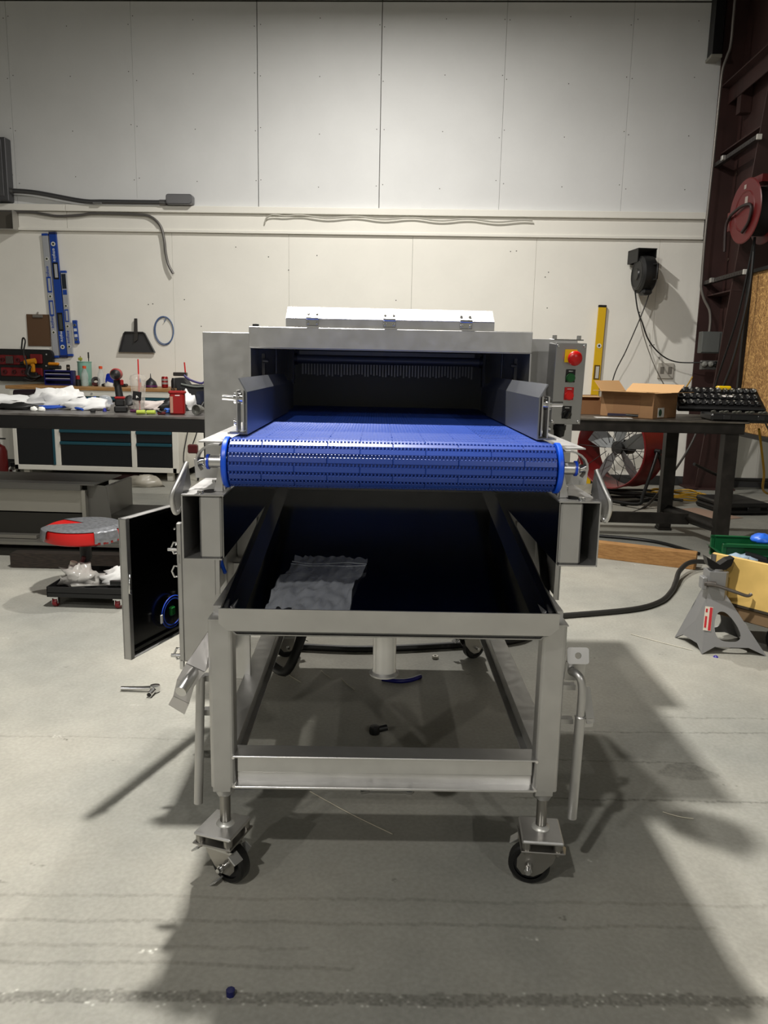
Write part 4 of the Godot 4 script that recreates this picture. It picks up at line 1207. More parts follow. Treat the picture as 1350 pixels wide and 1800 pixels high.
	beg(); lathe([0, 0, 0.026, 0, 0.033, 0.008, 0.033, 0.1, 0.027, 0.112, 0.025, 0.11, 0, 0.108], Transform3D(), 20); fin("can_body", mat(Color(0.55, 0.08, 0.08), 0.3, 0.4), o)
	beg(); lathe([0.0332, 0.035, 0.0332, 0.055], Transform3D(), 20); lathe([0.0332, 0.07, 0.0332, 0.09], Transform3D(), 20); fin("pale_band", mat(Color(0.65, 0.62, 0.6), 0.35, 0.4), o)
	beg(); lathe([0, 0, 0.03, 0, 0.03, 0.07, 0.02, 0.1, 0, 0.1], Transform3D(), 14); m = fin("black_jar", blk); m.position = Vector3(-2.48, B, -8.0)
	tag(m, "squat black jar standing beside the drink can", "jar")
	# under the workbench
	o = thing("fire_extinguisher", "red fire extinguisher on the floor at the end of the workbench", "extinguisher", Vector3(-4.21, 0, -7.72))
	beg(); lathe([0, 0, 0.085, 0, 0.09, 0.01, 0.09, 0.27, 0.07, 0.32, 0.03, 0.345, 0.03, 0.36, 0, 0.36], Transform3D(), 20); fin("cylinder", mat(Color(0.3, 0.02, 0.025), 0.35), o)
	beg(); box(Vector3(0, 0.38, 0), Vector3(0.035, 0.04, 0.035), 0.005); box(Vector3(0.03, 0.4, 0), Vector3(0.12, 0.014, 0.02), 0.004); fin("valve", blk, o)
	o = thing("paint_pot", "small silver pot with a dark lid on the floor under the workbench", "pot", Vector3(-4.15, 0, -7.9))
	beg(); lathe([0, 0, 0.06, 0, 0.065, 0.01, 0.06, 0.07, 0.03, 0.1, 0, 0.1], Transform3D(), 16); fin("pot_body", chrome, o)
	beg(); lathe([0, 0.1, 0.035, 0.1, 0.035, 0.14, 0, 0.14], Transform3D(), 16); fin("lid", blk, o)
	beg(); blob(Vector3.ZERO, Vector3(0.16, 0.08, 0.1), 8, 0.3); m = fin("plastic_wrap", mat(Color(0.62, 0.6, 0.55), 0.35)); m.position = Vector3(-2.62, 0, -7.45)
	tag(m, "crumpled pale plastic wrap on the floor under the workbench", "plastic")
	o = thing("red_tool_bag", "dark red tool bag stowed on the floor under the workbench", "bag", Vector3(-3.0, 0, -7.9))
	beg(); box(Vector3(0, 0.032, 0), Vector3(0.36, 0.064, 0.2), 0.02); fin("bag_body", mat(Color(0.16, 0.03, 0.035), 0.7), o)
	beg(); tube(spl(v3([-0.1, 0.06, 0, -0.08, 0.076, 0, 0.08, 0.076, 0, 0.1, 0.06, 0]), 4), 0.008, 6); fin("strap", blk, o)
	beg(); mm(-3.9, -2.56, 0, 0.06, -8.42, -8.3); m = fin("black_duffel", blk); tag(m, "long black roll lying against the wall under the workbench", "roll")
	o = thing("cord_reel_small", "dark red handled cord winder beside the workbench end", "cord winder", Vector3(-2.26, 0.33, -7.85))
	beg(); box(Vector3(0, 0, 0), Vector3(0.1, 0.09, 0.06), 0.012); fin("spool", mat(Color(0.3, 0.05, 0.06), 0.45), o)
	beg(); hose([0, 0.05, 0, 0.05, 0.2, 0, 0.02, 0.34, -0.05, -0.03, 0.3, -0.08, -0.08, 0.1, -0.05, -0.1, -0.12, 0.0, -0.06, -0.33, 0], 0.006); fin("cord", blk, o)
	beg(); hose([0.03, 0, 0, 0.07, -0.15, 0.02, 0.05, -0.32, 0.03], 0.01); fin("cord", blk, o)
	# front steel table
	o = thing("steel_table", "long dark steel work table with thick apron, left of the conveyor", "table", Vector3(-2.4, 0, -5.35))
	var iron := tri_mat(Color(0.27, 0.26, 0.255), 0.45, 0.55, noise_tex(43, 0.02, Color(0.6, 0.58, 0.56), Color(1, 1, 1)), Vector3(1.2, 1.2, 1.2))
	var iron_d := mat(Color(0.06, 0.055, 0.052), 0.5, 0.4)
	beg(); mm(-1.3, 1.2, 0.868, 0.882, -0.68, 0.7, 0.002); fin("tabletop", tri_mat(Color(0.52, 0.51, 0.5), 0.4, 0.6, noise_tex(43, 0.02, Color(0.6, 0.58, 0.56), Color(1, 1, 1)), Vector3(1.2, 1.2, 1.2)), o)
	beg(); mm(-1.3, 1.2, 0.795, 0.868, 0.66, 0.698, 0.002); mm(-1.3, 1.2, 0.79, 0.8, 0.63, 0.7, 0.002); fin("apron", iron_d, o)
	beg(); mm(-1.3, 1.2, 0.795, 0.868, -0.68, -0.64, 0.002); fin("apron", iron_d, o)
	for q in [[-1.25, 0.6], [1.15, 0.6], [-1.25, -0.6], [1.15, -0.6]]:
		beg(); mm(q[0] - 0.04, q[0] + 0.04, 0, 0.8, q[1] - 0.04, q[1] + 0.04, 0.004); fin("leg", iron_d, o)
	build_table_things()
	# stainless trough on the floor and the plank before it
	o = thing("steel_trough", "grey stainless conveyor trough lying on the floor behind the stool", "trough", Vector3(-2.9, 0, -4.95))
	var dull := mat(Color(0.42, 0.415, 0.4), 0.42, 0.85)
	beg(); mm(-0.6, 0.89, 0.43, 0.437, -0.3, 0.16); mm(-0.6, 0.8, 0.395, 0.43, 0.13, 0.16, 0.001); mm(-0.6, 0.8, 0.2, 0.43, -0.3, -0.296); fin("top_ledge", dull, o)
	beg(); mm(-0.6, 0.795, 0.245, 0.395, 0.1, 0.104); mm(0.795, 0.82, 0.2, 0.395, 0.06, 0.14, 0.001); fin("front_sheet", mat(Color(0.62, 0.61, 0.58), 0.4, 0.85), o)
	beg(); extr([0.82, 0.2, 0.97, 0.2, 0.94, 0.42, 0.82, 0.43], 0.004, X(Vector3(0, 0, 0.1))); mm(0.93, 0.96, 0.2, 0.42, -0.3, 0.1); fin("end_sheet", dull, o)
	beg(); mm(-0.6, 1.45, 0.075, 0.235, -0.28, 0.1); mm(-0.6, 1.45, 0.0, 0.03, -0.28, 0.3); fin("lower_body", mat(Color(0.2, 0.195, 0.18), 0.45, 0.7), o)  # dark grey metal, with the shade of the recess put into its colour
	beg(); mm(-0.6, 1.45, 0.055, 0.075, 0.1, 0.24, 0.001); mm(-0.6, 0.5, 0.078, 0.1, 0.102, 0.16, 0.001); lathe([0, 0, 0.008, 0, 0.006, 0.006, 0, 0.007], X(Vector3(1.0, 0.085, 0.12), Vector3(90, 0, 0)), 8); fin("lower_flange", mat(Color(0.55, 0.54, 0.51), 0.42, 0.8), o)
	beg(); extr(rrect(1.05, 0.088, 0.012), 0.075, X(Vector3(-1.83, 0.046, -4.42), Vector3(0, 1.5, 0)), true)
	m = fin("wood_plank", tri_mat(Color(0.21, 0.17, 0.13), 0.8, 0, noise_tex(44, 0.05, Color(0.35, 0.3, 0.26), Color(1, 1, 1), 256, 5), Vector3(1.2, 14, 14)))
	tag(m, "dark weathered wooden plank on the floor before the steel trough", "plank")
	# stool
	o = thing("rolling_stool", "low rolling mechanic's stool, red seat patched with silver tape", "stool", Vector3(-1.72, 0, -3.95))
	var red := mat(Color(0.72, 0.06, 0.05), 0.4)
	beg(); lathe([0, 0.285, 0.18, 0.285, 0.2, 0.295, 0.205, 0.32, 0.2, 0.352, 0.17, 0.366, 0, 0.37], Transform3D(), 40, 0.9); fin("seat", red, o)
	beg()      # tape strips lie over the top and down the side
	flat()
	for q in [[-2.75, -2.2, 0.305], [-0.95, -0.3, 0.3], [0.3, 2.1, 0.32], [-2.2, -0.95, 0.36], [-0.3, 0.3, 0.36], [2.1, 2.6, 0.36]]:
		var n := 10
		for k in n:
			var a0: float = lerpf(q[0], q[1], float(k) / n)
			var a1: float = lerpf(q[0], q[1], float(k + 1) / n)
			var dn := 0.008 * sin(k * 2.3)
			var pr := [[0.0, 0.3725], [0.17, 0.3697], [0.2, 0.359], [0.209, 0.354], [0.216, 0.322], [0.2155, q[2] + dn]]
			for j in pr.size() - 1:
				if pr[j][1] < q[2] + 0.002: break
				var P := func(r: float, y: float, a: float) -> Vector3: return Vector3(r * cos(a), y, -r * sin(a))
				pol([P.call(pr[j][0], pr[j][1], a0), P.call(pr[j][0], pr[j][1], a1), P.call(pr[j + 1][0], pr[j + 1][1], a1), P.call(pr[j + 1][0], pr[j + 1][1], a0)], Vector3(0, 0.2, 0))
	fin("silver_tape", tri_mat(Color(0.62, 0.63, 0.65), 0.3, 0.55, noise_tex(51, 0.04, Color(0.7, 0.7, 0.7), Color(1, 1, 1)), Vector3(4, 4, 4), null, noise_tex(52, 0.02, Color.BLACK, Color.WHITE, 256, 2, true, 5.0), 0.6), o)
	beg(); mm(-0.09, 0.09, 0.262, 0.285, -0.07, 0.07, 0.004); bar(Vector3(0, 0.1, 0), Vector3(0, 0.265, 0), 0.022, 14); bar(Vector3(0, 0.18, 0), Vector3(0, 0.265, 0), 0.03, 14); fin("pole", blk, o)
	beg()
	mm(-0.08, 0.3, 0.075, 0.08, -0.13, 0.29, 0.001); mm(-0.08, 0.3, 0.055, 0.108, 0.285, 0.29, 0.001); mm(-0.08, -0.075, 0.055, 0.108, -0.13, 0.29, 0.001); mm(0.295, 0.3, 0.055, 0.108, -0.13, 0.29, 0.001); mm(-0.08, 0.3, 0.055, 0.108, -0.13, -0.125, 0.001)
	fin("tool_tray", blk, o)
	for q in [[-0.05, 0.26], [0.265, 0.26], [-0.05, -0.1], [0.265, -0.1]]:
		beg(); mm(q[0] - 0.02, q[0] + 0.02, 0.046, 0.052, q[1] - 0.02, q[1] + 0.02); mm(q[0] - 0.016, q[0] - 0.013, 0.018, 0.048, q[1] - 0.012, q[1] + 0.012); mm(q[0] + 0.013, q[0] + 0.016, 0.018, 0.048, q[1] - 0.012, q[1] + 0.012); lathe([0, 0, 0.014, 0, 0.014, 0.014, 0, 0.014], X(Vector3(q[0], 0.04, q[1])), 12)
		var c := fin("caster", chrome, o)
		beg(); lathe([0, -0.011, 0.02, -0.011, 0.022, -0.006, 0.022, 0.006, 0.02, 0.011, 0, 0.011], X(Vector3(q[0], 0.022, q[1]), Vector3(0, 0, 90)), 18); fin("wheel", mat(Color(0.45, 0.05, 0.09), 0.4), c)
	beg(); blob(Vector3.ZERO, Vector3(0.1, 0.07, 0.065), 21, 0.35, 22, 14, 0.4, 2.2); m = fin("clear_plastic_bag", mat(Color(0.6, 0.59, 0.57), 0.25)); m.position = Vector3(-1.69, 0.082, -3.8)
	tag(m, "crumpled clear plastic bag lying in the stool tray", "plastic bag")
	beg(); blob(Vector3.ZERO, Vector3(0.09, 0.06, 0.09), 33, 0.3, 20, 12, 0.4, 1.8); m = fin("white_cloth", mat(Color(0.75, 0.75, 0.74), 0.85)); m.position = Vector3(-1.5, 0.082, -3.86)
	tag(m, "bundled white cloth on the stool tray beside the plastic bag", "cloth")
	o = thing("caulk_tube", "white and dark red tube standing in the stool tray corner", "tube", Vector3(-1.77, 0.085, -3.86))
	beg(); bar(Vector3(0, 0.015, 0), Vector3(0.025, 0.1, 0), 0.018, 12); fin("tube_body", mat(Color(0.75, 0.72, 0.66), 0.5), o)
	beg(); bar(Vector3(0.03, 0.02, 0.0), Vector3(0.075, 0.125, -0.01), 0.011, 10); fin("red_handle", mat(Color(0.25, 0.03, 0.06), 0.4), o)
	o = thing("flat_wrench", "flat steel tool lying across the front of the stool tray", "wrench", Vector3(-1.56, 0.112, -3.7), 8)
	beg(); extr(rrect(0.26, 0.03, 0.012), 0.008, X(Vector3.ZERO, Vector3(90, 0, 0))); fin("shank", chrome, o)
	beg(); extr(rrect(0.08, 0.025, 0.01), 0.02, X(Vector3(0.1, 0.012, 0.0), Vector3(90, 0, 0)), true); fin("grip", blk, o)

func build_table_things() -> void:
	var T := 0.883
	var blk := mat(Color(0.035, 0.034, 0.036), 0.5)
	var red := mat(Color(0.5, 0.03, 0.035), 0.42)
	var o := thing("impact_driver", "red and black cordless impact driver standing on its battery", "drill", Vector3(-1.87, T, -4.93), 16)
	beg(); box(Vector3(0.0, 0.02, 0.0), Vector3(0.08, 0.04, 0.11), 0.008); fin("battery", blk, o)
	beg(); box(Vector3(-0.006, 0.06, 0), Vector3(0.058, 0.045, 0.08), 0.008); tube(v3([-0.006, 0.08, 0, -0.012, 0.13, -0.002, -0.022, 0.2, -0.008]), 0.024, 12, false, 0.021); fin("handle", blk, o)
	beg(); box(Vector3(-0.006, 0.09, 0), Vector3(0.062, 0.016, 0.075), 0.005); fin("red_collar", red, o)
	beg(); lathe([0, -0.06, 0.03, -0.06, 0.036, -0.045, 0.037, 0.03, 0.03, 0.055, 0, 0.06], X(Vector3(-0.022, 0.235, 0.0), Vector3(90, 0, 0)), 20); fin("motor_housing", red, o)
	beg(); lathe([0, 0, 0.031, 0, 0.029, 0.012, 0.018, 0.03, 0.01, 0.05, 0, 0.05], X(Vector3(-0.022, 0.235, 0.05), Vector3(90, 0, 0)), 18); fin("nose", blk, o)
	beg(); box(Vector3(0.01, 0.185, 0.01), Vector3(0.02, 0.035, 0.018), 0.005); fin("trigger", red, o)
	o = thing("red_jug", "red plastic bit holder jug with black bits on top", "jug", Vector3(-1.485, T, -4.85), 10)
	beg(); box(Vector3(0, 0.065, 0), Vector3(0.088, 0.13, 0.075), 0.008); box(Vector3(0, 0.135, 0), Vector3(0.1, 0.02, 0.085), 0.006); fin("jug_body", mat(Color(0.5, 0.025, 0.03), 0.4), o)
	beg(); box(Vector3(-0.032, 0.06, 0.039), Vector3(0.018, 0.1, 0.003), 0.001); fin("side_label", mat(Color(0.6, 0.45, 0.38), 0.6), o)
	beg(); box(Vector3(0.004, 0.117, 0.039), Vector3(0.028, 0.005, 0.002)); fin("white_mark", mat(Color(0.85, 0.8, 0.78), 0.6), o)
	beg()
	for k in 7: bar(Vector3(-0.035 + k * 0.011, 0.14, 0.01 * (k % 3) - 0.01), Vector3(-0.036 + k * 0.0115, 0.158 + 0.006 * (k % 2), 0.01 * (k % 3) - 0.01), 0.004, 8)
	fin("drill_bit", blk, o)
	o = thing("shop_light", "small round silver lamp head at the end of the dark table", "work light", Vector3(-1.345, T, -4.82), -20)
	beg(); lathe([0, -0.03, 0.02, -0.03, 0.03, 0.0, 0.032, 0.03, 0.028, 0.03, 0.022, 0.01, 0, 0.008], X(Vector3(0, 0.033, 0), Vector3(90, 0, 0)), 20); fin("lamp_head", mat(Color(0.45, 0.45, 0.43), 0.35, 0.7), o)
	beg(); bar(Vector3(0, 0.05, -0.03), Vector3(0.0, 0.075, -0.05), 0.01, 8); fin("knob", blk, o)
	o = thing("drink_cup", "clear plastic drink cup with a black label behind the driver", "cup", Vector3(-1.8, T, -5.05))
	beg(); lathe([0, 0.003, 0.034, 0.003, 0.05, 0.2, 0.052, 0.2, 0.052, 0.207, 0.044, 0.228, 0.018, 0.236], Transform3D(), 24); fin("cup_body", glass(Color(0.8, 0.78, 0.74), 0.3), o)
	beg(); box(Vector3(0.006, 0.1, 0.046), Vector3(0.056, 0.056, 0.003), 0.001, Basis(Vector3.BACK, -0.12)); fin("square_label", blk, o)
	beg(); box(Vector3(0.004, 0.094, 0.0485), Vector3(0.005, 0.016, 0.001)); box(Vector3(0.011, 0.094, 0.0485), Vector3(0.004, 0.012, 0.001), 0, Basis(Vector3.BACK, 0.6)); fin("label_mark", mat(Color(0.85, 0.85, 0.83), 0.6), o)
	beg(); bar(Vector3.ZERO, Vector3(0.0, 0.32, 0.0), 0.0045, 8); var m := fin("drinking_straw", mat(Color(0.72, 0.08, 0.08), 0.4)); m.position = Vector3(-1.793, T + 0.01, -5.045)
	tag(m, "red drinking straw standing in the clear cup", "straw")
	var cloth := mat(Color(0.78, 0.78, 0.775), 0.9)
	beg(); blob(Vector3(-0.15, 0, 0), Vector3(0.42, 0.055, 0.13), 61, 0.25, 24, 12, 0.3, 1.6); blob(Vector3(0.16, 0, 0.02), Vector3(0.2, 0.1, 0.12), 63, 0.28, 24, 14, 0.3, 2.0)
	m = fin("white_cloth", cloth); m.position = Vector3(-2.58, T, -5.25); tag(m, "large crumpled white cloth heaped on the dark steel table", "cloth")
	beg(); blob(Vector3.ZERO, Vector3(0.16, 0.055, 0.1), 65, 0.3, 24, 12, 0.3, 2.0)
	m = fin("white_rag", cloth); m.position = Vector3(-2.17, T, -5.1); tag(m, "smaller white rag with blue ties beside the large cloth", "rag")
	beg()
	tube(spl(v3([-0.22, 0.008, 0.06, -0.1, 0.014, 0.05, 0.02, 0.02, 0.03, 0.1, 0.05, -0.06, 0.16, 0.07, -0.14]), 4), 0.011, 6); tube(spl(v3([-0.2, 0.008, 0.1, -0.05, 0.01, 0.1, 0.06, 0.02, 0.07, 0.14, 0.012, 0.1, 0.18, 0.006, 0.12]), 4), 0.008, 6)
	m = fin("blue_ties", mat(Color(0.06, 0.25, 0.62), 0.6)); m.position = Vector3(-2.32, T, -5.1); tag(m, "bright blue apron ties trailing from the white cloth", "ties")
	beg(); blob(Vector3.ZERO, Vector3(0.14, 0.03, 0.06), 67, 0.3); m = fin("black_glove", blk); m.position = Vector3(-2.55, T, -4.95); tag(m, "flat black glove under the edge of the large white cloth", "glove")
	beg()
	for q in [-0.03, 0.02]: blob(Vector3(q, 0, 0), Vector3(0.022, 0.02, 0.02), int(70 + q * 100), 0.15)
	m = fin("ear_plugs", mat(Color(0.82, 0.82, 0.8), 0.8)); m.position = Vector3(-2.37, T, -4.86); tag(m, "pair of small white balls near the table's front edge", "ear plugs")
	beg(); blob(Vector3.ZERO, Vector3(0.16, 0.045, 0.1), 72, 0.3, 22, 12); m = fin("white_gloves", mat(Color(0.72, 0.68, 0.66), 0.9)); m.position = Vector3(-1.74, T, -5.2); tag(m, "pale pinkish work gloves piled behind the cup", "gloves")
	beg(); blob(Vector3.ZERO, Vector3(0.1, 0.06, 0.1), 74, 0.3, 22, 12); m = fin("black_gloves", blk); m.position = Vector3(-1.62, T, -5.2); tag(m, "crumpled black work gloves between pale gloves and white wad", "gloves")
	beg(); blob(Vector3.ZERO, Vector3(0.07, 0.085, 0.07), 76, 0.25, 20, 12); m = fin("white_wad", cloth); m.position = Vector3(-1.56, T, -5.28); tag(m, "white paper wad behind the red jug", "paper")
	o = thing("glue_sticks", "two yellow-green foam plugs lying at the table's front edge", "foam plugs", Vector3(-1.66, T + 0.012, -4.78), 6)
	for q in [-0.03, 0.03]:
		beg(); bar(Vector3(q - 0.026, 0, 0), Vector3(q + 0.026, 0.002, 0.004), 0.0125, 12); fin("plug", mat(Color(0.62, 0.68, 0.25), 0.6), o)
	o = thing("red_clip", "small dark red clamp lying beside the yellow-green plugs", "clamp", Vector3(-1.565, T + 0.01, -4.78), 20)
	beg(); box(Vector3.ZERO, Vector3(0.05, 0.02, 0.02), 0.006); fin("clamp_body", mat(Color(0.32, 0.05, 0.06), 0.45), o)
	beg(); bar(Vector3(0.0, 0.005, 0), Vector3(0.03, 0.018, 0.0), 0.006, 8); bar(Vector3(0.0, 0.005, 0.01), Vector3(-0.03, 0.018, 0.01), 0.006, 8); fin("jaw", blk, o)
	beg(); box(Vector3.ZERO, Vector3(0.07, 0.03, 0.06), 0.008, Basis(Vector3.UP, 0.4)); m = fin("blue_sponge", mat(Color(0.12, 0.32, 0.65), 0.6)); m.position = Vector3(-1.55, T + 0.018, -4.9); tag(m, "folded bright blue wipe lying left of the red jug", "wipe")
	o = thing("screwdriver", "long thin screwdriver with a purple handle lying on the table", "screwdriver", Vector3(-1.73, T + 0.01, -4.9), 4)
	beg(); bar(Vector3(-0.07, 0, 0), Vector3(0.0, 0, 0), 0.009, 8); fin("handle", mat(Color(0.25, 0.05, 0.2), 0.4), o)
	beg(); bar(Vector3(0.0, 0, 0), Vector3(0.15, 0, 0), 0.004, 8); fin("shank", mat(Color(0.3, 0.42, 0.6), 0.35, 0.5), o)
	o = thing("glass_dome", "clear plastic dome cap lying toward the back of the table", "dome", Vector3(-2.3, T, -5.75))
	beg(); lathe([0.05, 0.0, 0.052, 0.004, 0.05, 0.03, 0.036, 0.058, 0, 0.068], Transform3D(), 20, 1.2); fin("shell", glass(Color(0.85, 0.87, 0.9), 0.3), o)
	beg(); lathe([0.05, 0, 0.06, 0, 0.06, 0.005, 0.05, 0.005], Transform3D(), 20); fin("rim", glass(Color(0.85, 0.87, 0.9), 0.5), o)
	o = thing("black_fitting", "tiny black fitting with a blue cap near the table edge", "fitting", Vector3(-2.0, T, -4.8))
	beg(); box(Vector3(0, 0.01, 0), Vector3(0.03, 0.018, 0.02), 0.004, Basis(Vector3.UP, 0.5)); fin("fitting_body", blk, o)
	beg(); lathe([0, 0, 0.012, 0, 0.008, 0.02, 0, 0.022], X(Vector3(0.01, 0.0, -0.16)), 10); fin("cap", mat(Color(0.1, 0.12, 0.5), 0.4), o)
	o = thing("tool_pouch", "dark tool pouch bag with purple straps on the table, behind the red jug", "bag", Vector3(-1.5, T, -5.45), 5)
	beg(); extr([-0.16, 0.21, -0.13, 0.0, 0.17, 0.0, 0.2, 0.13, 0.17, 0.165, -0.08, 0.165, -0.11, 0.21], 0.16, Transform3D(), false); fin("pouch_body", mat(Color(0.045, 0.05, 0.055), 0.7), o)
	beg(); tube(spl(v3([-0.1, 0.23, 0.08, -0.06, 0.2, 0.085, 0.02, 0.178, 0.085, 0.06, 0.215, 0.085, 0.1, 0.225, 0.085, 0.13, 0.17, 0.08]), 5), 0.008, 6); fin("strap", mat(Color(0.17, 0.13, 0.35), 0.6), o)
	beg(); tube(spl(v3([-0.12, 0.17, 0.085, -0.03, 0.155, 0.09, 0.06, 0.158, 0.09, 0.18, 0.15, 0.085]), 5), 0.007, 6); fin("piping", mat(Color(0.4, 0.42, 0.4), 0.5), o)
	beg(); box(Vector3(-0.13, 0.235, 0.05), Vector3(0.09, 0.025, 0.05), 0.004); fin("tool_head", mat(Color(0.17, 0.15, 0.14), 0.4, 0.4), o)
	beg(); extr(rrect(0.16, 0.09, 0.02), 0.012, X(Vector3(0.06, 0.08, 0.083)), true); fin("clear_pocket", mat(Color(0.13, 0.15, 0.2), 0.15), o)
	beg(); bar(Vector3.ZERO, Vector3(-0.005, 0.07, 0), 0.005, 8); m = fin("red_nozzle_straw", mat(Color(0.7, 0.07, 0.07), 0.4)); m.position = Vector3(-1.6, T + 0.245, -5.42); tag(m, "short red straw sticking up from the tool pouch", "straw")
	o = thing("pneumatic_grinder", "dark air tool with a purple collar lying at the back of the table", "grinder", Vector3(-2.95, T, -5.9))
	beg(); bar(Vector3(-0.1, 0.05, 0), Vector3(0.12, 0.06, 0), 0.035, 12); fin("grinder_body", mat(Color(0.12, 0.08, 0.1), 0.4, 0.3), o)
	beg(); bar(Vector3(0.12, 0.06, 0), Vector3(0.17, 0.05, 0), 0.045, 12); fin("head", mat(Color(0.2, 0.15, 0.16), 0.4, 0.4), o)
	o = thing("baseball_hat", "black cap with a pale brim lying left of the impact driver", "hat", Vector3(-2.0, T, -5.45))
	beg(); blob(Vector3.ZERO, Vector3(0.07, 0.06, 0.08), 91, 0.1, 18, 10); fin("crown_cloth", blk, o)
	beg(); extr(rrect(0.1, 0.08, 0.03), 0.006, X(Vector3(-0.01, 0.006, 0.1), Vector3(90, 0, 0)), true); fin("brim", mat(Color(0.5, 0.46, 0.4), 0.7), o)

# ---------- right side of the workshop ----------
func strut(y: float, label: String) -> void:
	var o := thing("strut_channel", label, "strut channel", Vector3(2.87, y, -7.9), 0, "slotted strut channels on the brown column")
	var g := mat(Color(0.28, 0.26, 0.25), 0.45, 0.6)
	beg()
	mm(-0.02, 0.02, -0.02, -0.017, -0.5, 0.5); mm(-0.02, -0.017, -0.02, 0.02, -0.5, 0.5); mm(0.017, 0.02, -0.02, 0.02, -0.5, 0.5)
	for k in 16: mm(-0.0215, -0.0165, -0.009, 0.009, -0.48 + k * 0.062, -0.445 + k * 0.062)
	fin("channel", g, o)
	beg(); mm(-0.022, 0.022, -0.022, 0.022, 0.49, 0.51, 0.002); fin("end_cap", mat(Color(0.8, 0.79, 0.76), 0.5), o)
	beg(); mm(-0.055, -0.02, -0.022, 0.022, -0.24, -0.19, 0.004); fin("pipe_clamp", mat(Color(0.75, 0.74, 0.72), 0.35, 0.7), o)

func build_right() -> void:
	var blk := mat(black_p, 0.5)
	var brown := tri_mat(Color(0.25, 0.15, 0.135), 0.6, 0, noise_tex(61, 0.01, Color(0.8, 0.8, 0.8), Color(1, 1, 1)), Vector3(0.7, 0.7, 0.7))
	var o := thing("steel_column", "dark brown tapered steel frame column in the right corner", "column")
	beg(); extr([8.4, 0.02, 8.22, 0.02, 6.72, 6.4, 8.4, 6.4], 0.012, X(Vector3(3.05, 0, 0), Vector3(0, 90, 0))); fin("web", brown, o)
	beg(); mm(2.83, 3.25, 0.02, 6.4, -8.42, -8.4); fin("outer_flange", brown, o)
	beg(); extr([8.22, 0.02, 8.2, 0.02, 6.7, 6.4, 6.72, 6.4], 0.34, X(Vector3(3.06, 0, 0), Vector3(0, 90, 0))); fin("inner_flange", brown, o)
	beg(); mm(2.8, 3.28, 0, 0.02, -8.43, -8.15, 0.002); fin("base_plate", brown, o)
	for y in [1.95, 3.3]:
		beg(); mm(2.9, 3.05, y, y + 0.012, -8.4, -8.2 + y * 0.234); fin("stiffener", brown, o)
	for y in [1.0, 2.3, 3.1]:
		beg(); lathe([0, 0, 0.016, 0, 0.016, 0.01, 0, 0.01], X(Vector3(3.04, y, -8.3), Vector3(0, 0, 90)), 6)
		fin("bolt", mat(Color(0.4, 0.33, 0.3), 0.5, 0.4), o)
	o = thing("wall_girt", "dark brown horizontal girt running high past the column", "girt")
	beg(); mm(2.93, 2.94, 3.76, 3.92, -8.44, -6.2); mm(2.85, 2.94, 3.91, 3.92, -8.44, -6.2); fin("angle", brown, o)
	beg(); mm(2.94, 3.04, 3.6, 3.92, -8.2, -8.1); fin("clip_plate", brown, o)
	strut(3.2, "upper slotted strut channel fixed across the brown column")
	strut(2.08, "lower slotted strut channel fixed across the brown column")
	beg(); tube(spl(v3([2.8, 6.4, 0, 2.8, 4.6, 0, 2.8, 4.2, 0, 2.775, 4.08, 0, 2.745, 3.95, 0, 2.74, 3.7, 0, 2.735, 3.2, 0, 2.725, 2.5, 0, 2.73, 2.1, 0, 2.735, 2.0, 0, 2.77, 1.9, 0, 2.83, 1.8, 0, 2.85, 1.7, 0, 2.85, 1.58, 0]), 5), 0.0135, 10)
	var m := fin("vertical_conduit", mat(Color(0.5, 0.48, 0.46), 0.4, 0.6)); m.position.z = -8.1
	tag(m, "thin grey conduit running up the brown column with bends", "conduit")
	o = thing("disconnect_box", "grey electrical disconnect box on the brown column", "electrical box", Vector3(2.875, 1.485, -8.13))
	beg(); box(Vector3.ZERO, Vector3(0.2, 0.21, 0.1), 0.006); fin("box_body", mat(Color(0.36, 0.37, 0.36), 0.5, 0.2), o)
	beg(); box(Vector3(-0.01, 0, 0.053), Vector3(0.17, 0.19, 0.008), 0.003); fin("cover_plate", mat(Color(0.4, 0.41, 0.4), 0.5, 0.2), o)
	o = thing("outlet_box", "small outlet box with plugged-in cords below the disconnect box", "outlet", Vector3(2.89, 1.265, -8.13))
	beg(); box(Vector3.ZERO, Vector3(0.17, 0.09, 0.06), 0.004); fin("box_body", mat(Color(0.4, 0.4, 0.39), 0.45, 0.4), o)
	for x in [-0.06, 0.0, 0.05]:
		beg(); lathe([0, 0, 0.028, 0, 0.028, 0.02, 0.014, 0.04, 0, 0.04], X(Vector3(x, 0.01, 0.03), Vector3(90, 0, 0)), 14); fin("plug", mat(Color(0.5, 0.5, 0.48) if x < 0.03 else black_p, 0.4), o)
	beg(); mm(2.7, 2.79, 4.17, 6.2, -8.44, -8.3, 0.003); var dk := fin("dark_duct", mat(Color(0.03, 0.032, 0.04), 0.45))
	tag(dk, "black vertical duct end mounted high in the corner beside the column", "duct")
	beg(); mm(2.69, 2.795, 4.14, 4.17, -8.45, -8.29, 0.003); fin("end_flange", mat(Color(0.55, 0.54, 0.5), 0.5), dk)
	# hose reel on the column flange
	o = thing("hose_reel", "red hose reel mounted on the brown column", "hose reel", Vector3(2.81, 2.56, -7.24), 6)
	var rr := mat(Color(0.36, 0.055, 0.06), 0.42)
	for q in [[-0.06, "front_flange"], [0.12, "rear_flange"]]:
		beg(); lathe([0, -0.004, 0.26, -0.004, 0.268, 0.0, 0.26, 0.006, 0, 0.006], X(Vector3(q[0], 0, 0), Vector3(0, 0, 90)), 40); lathe([0.15, 0.006, 0.16, 0.012, 0.17, 0.006], X(Vector3(q[0], 0, 0), Vector3(0, 0, 90)), 40); fin(q[1], rr, o)
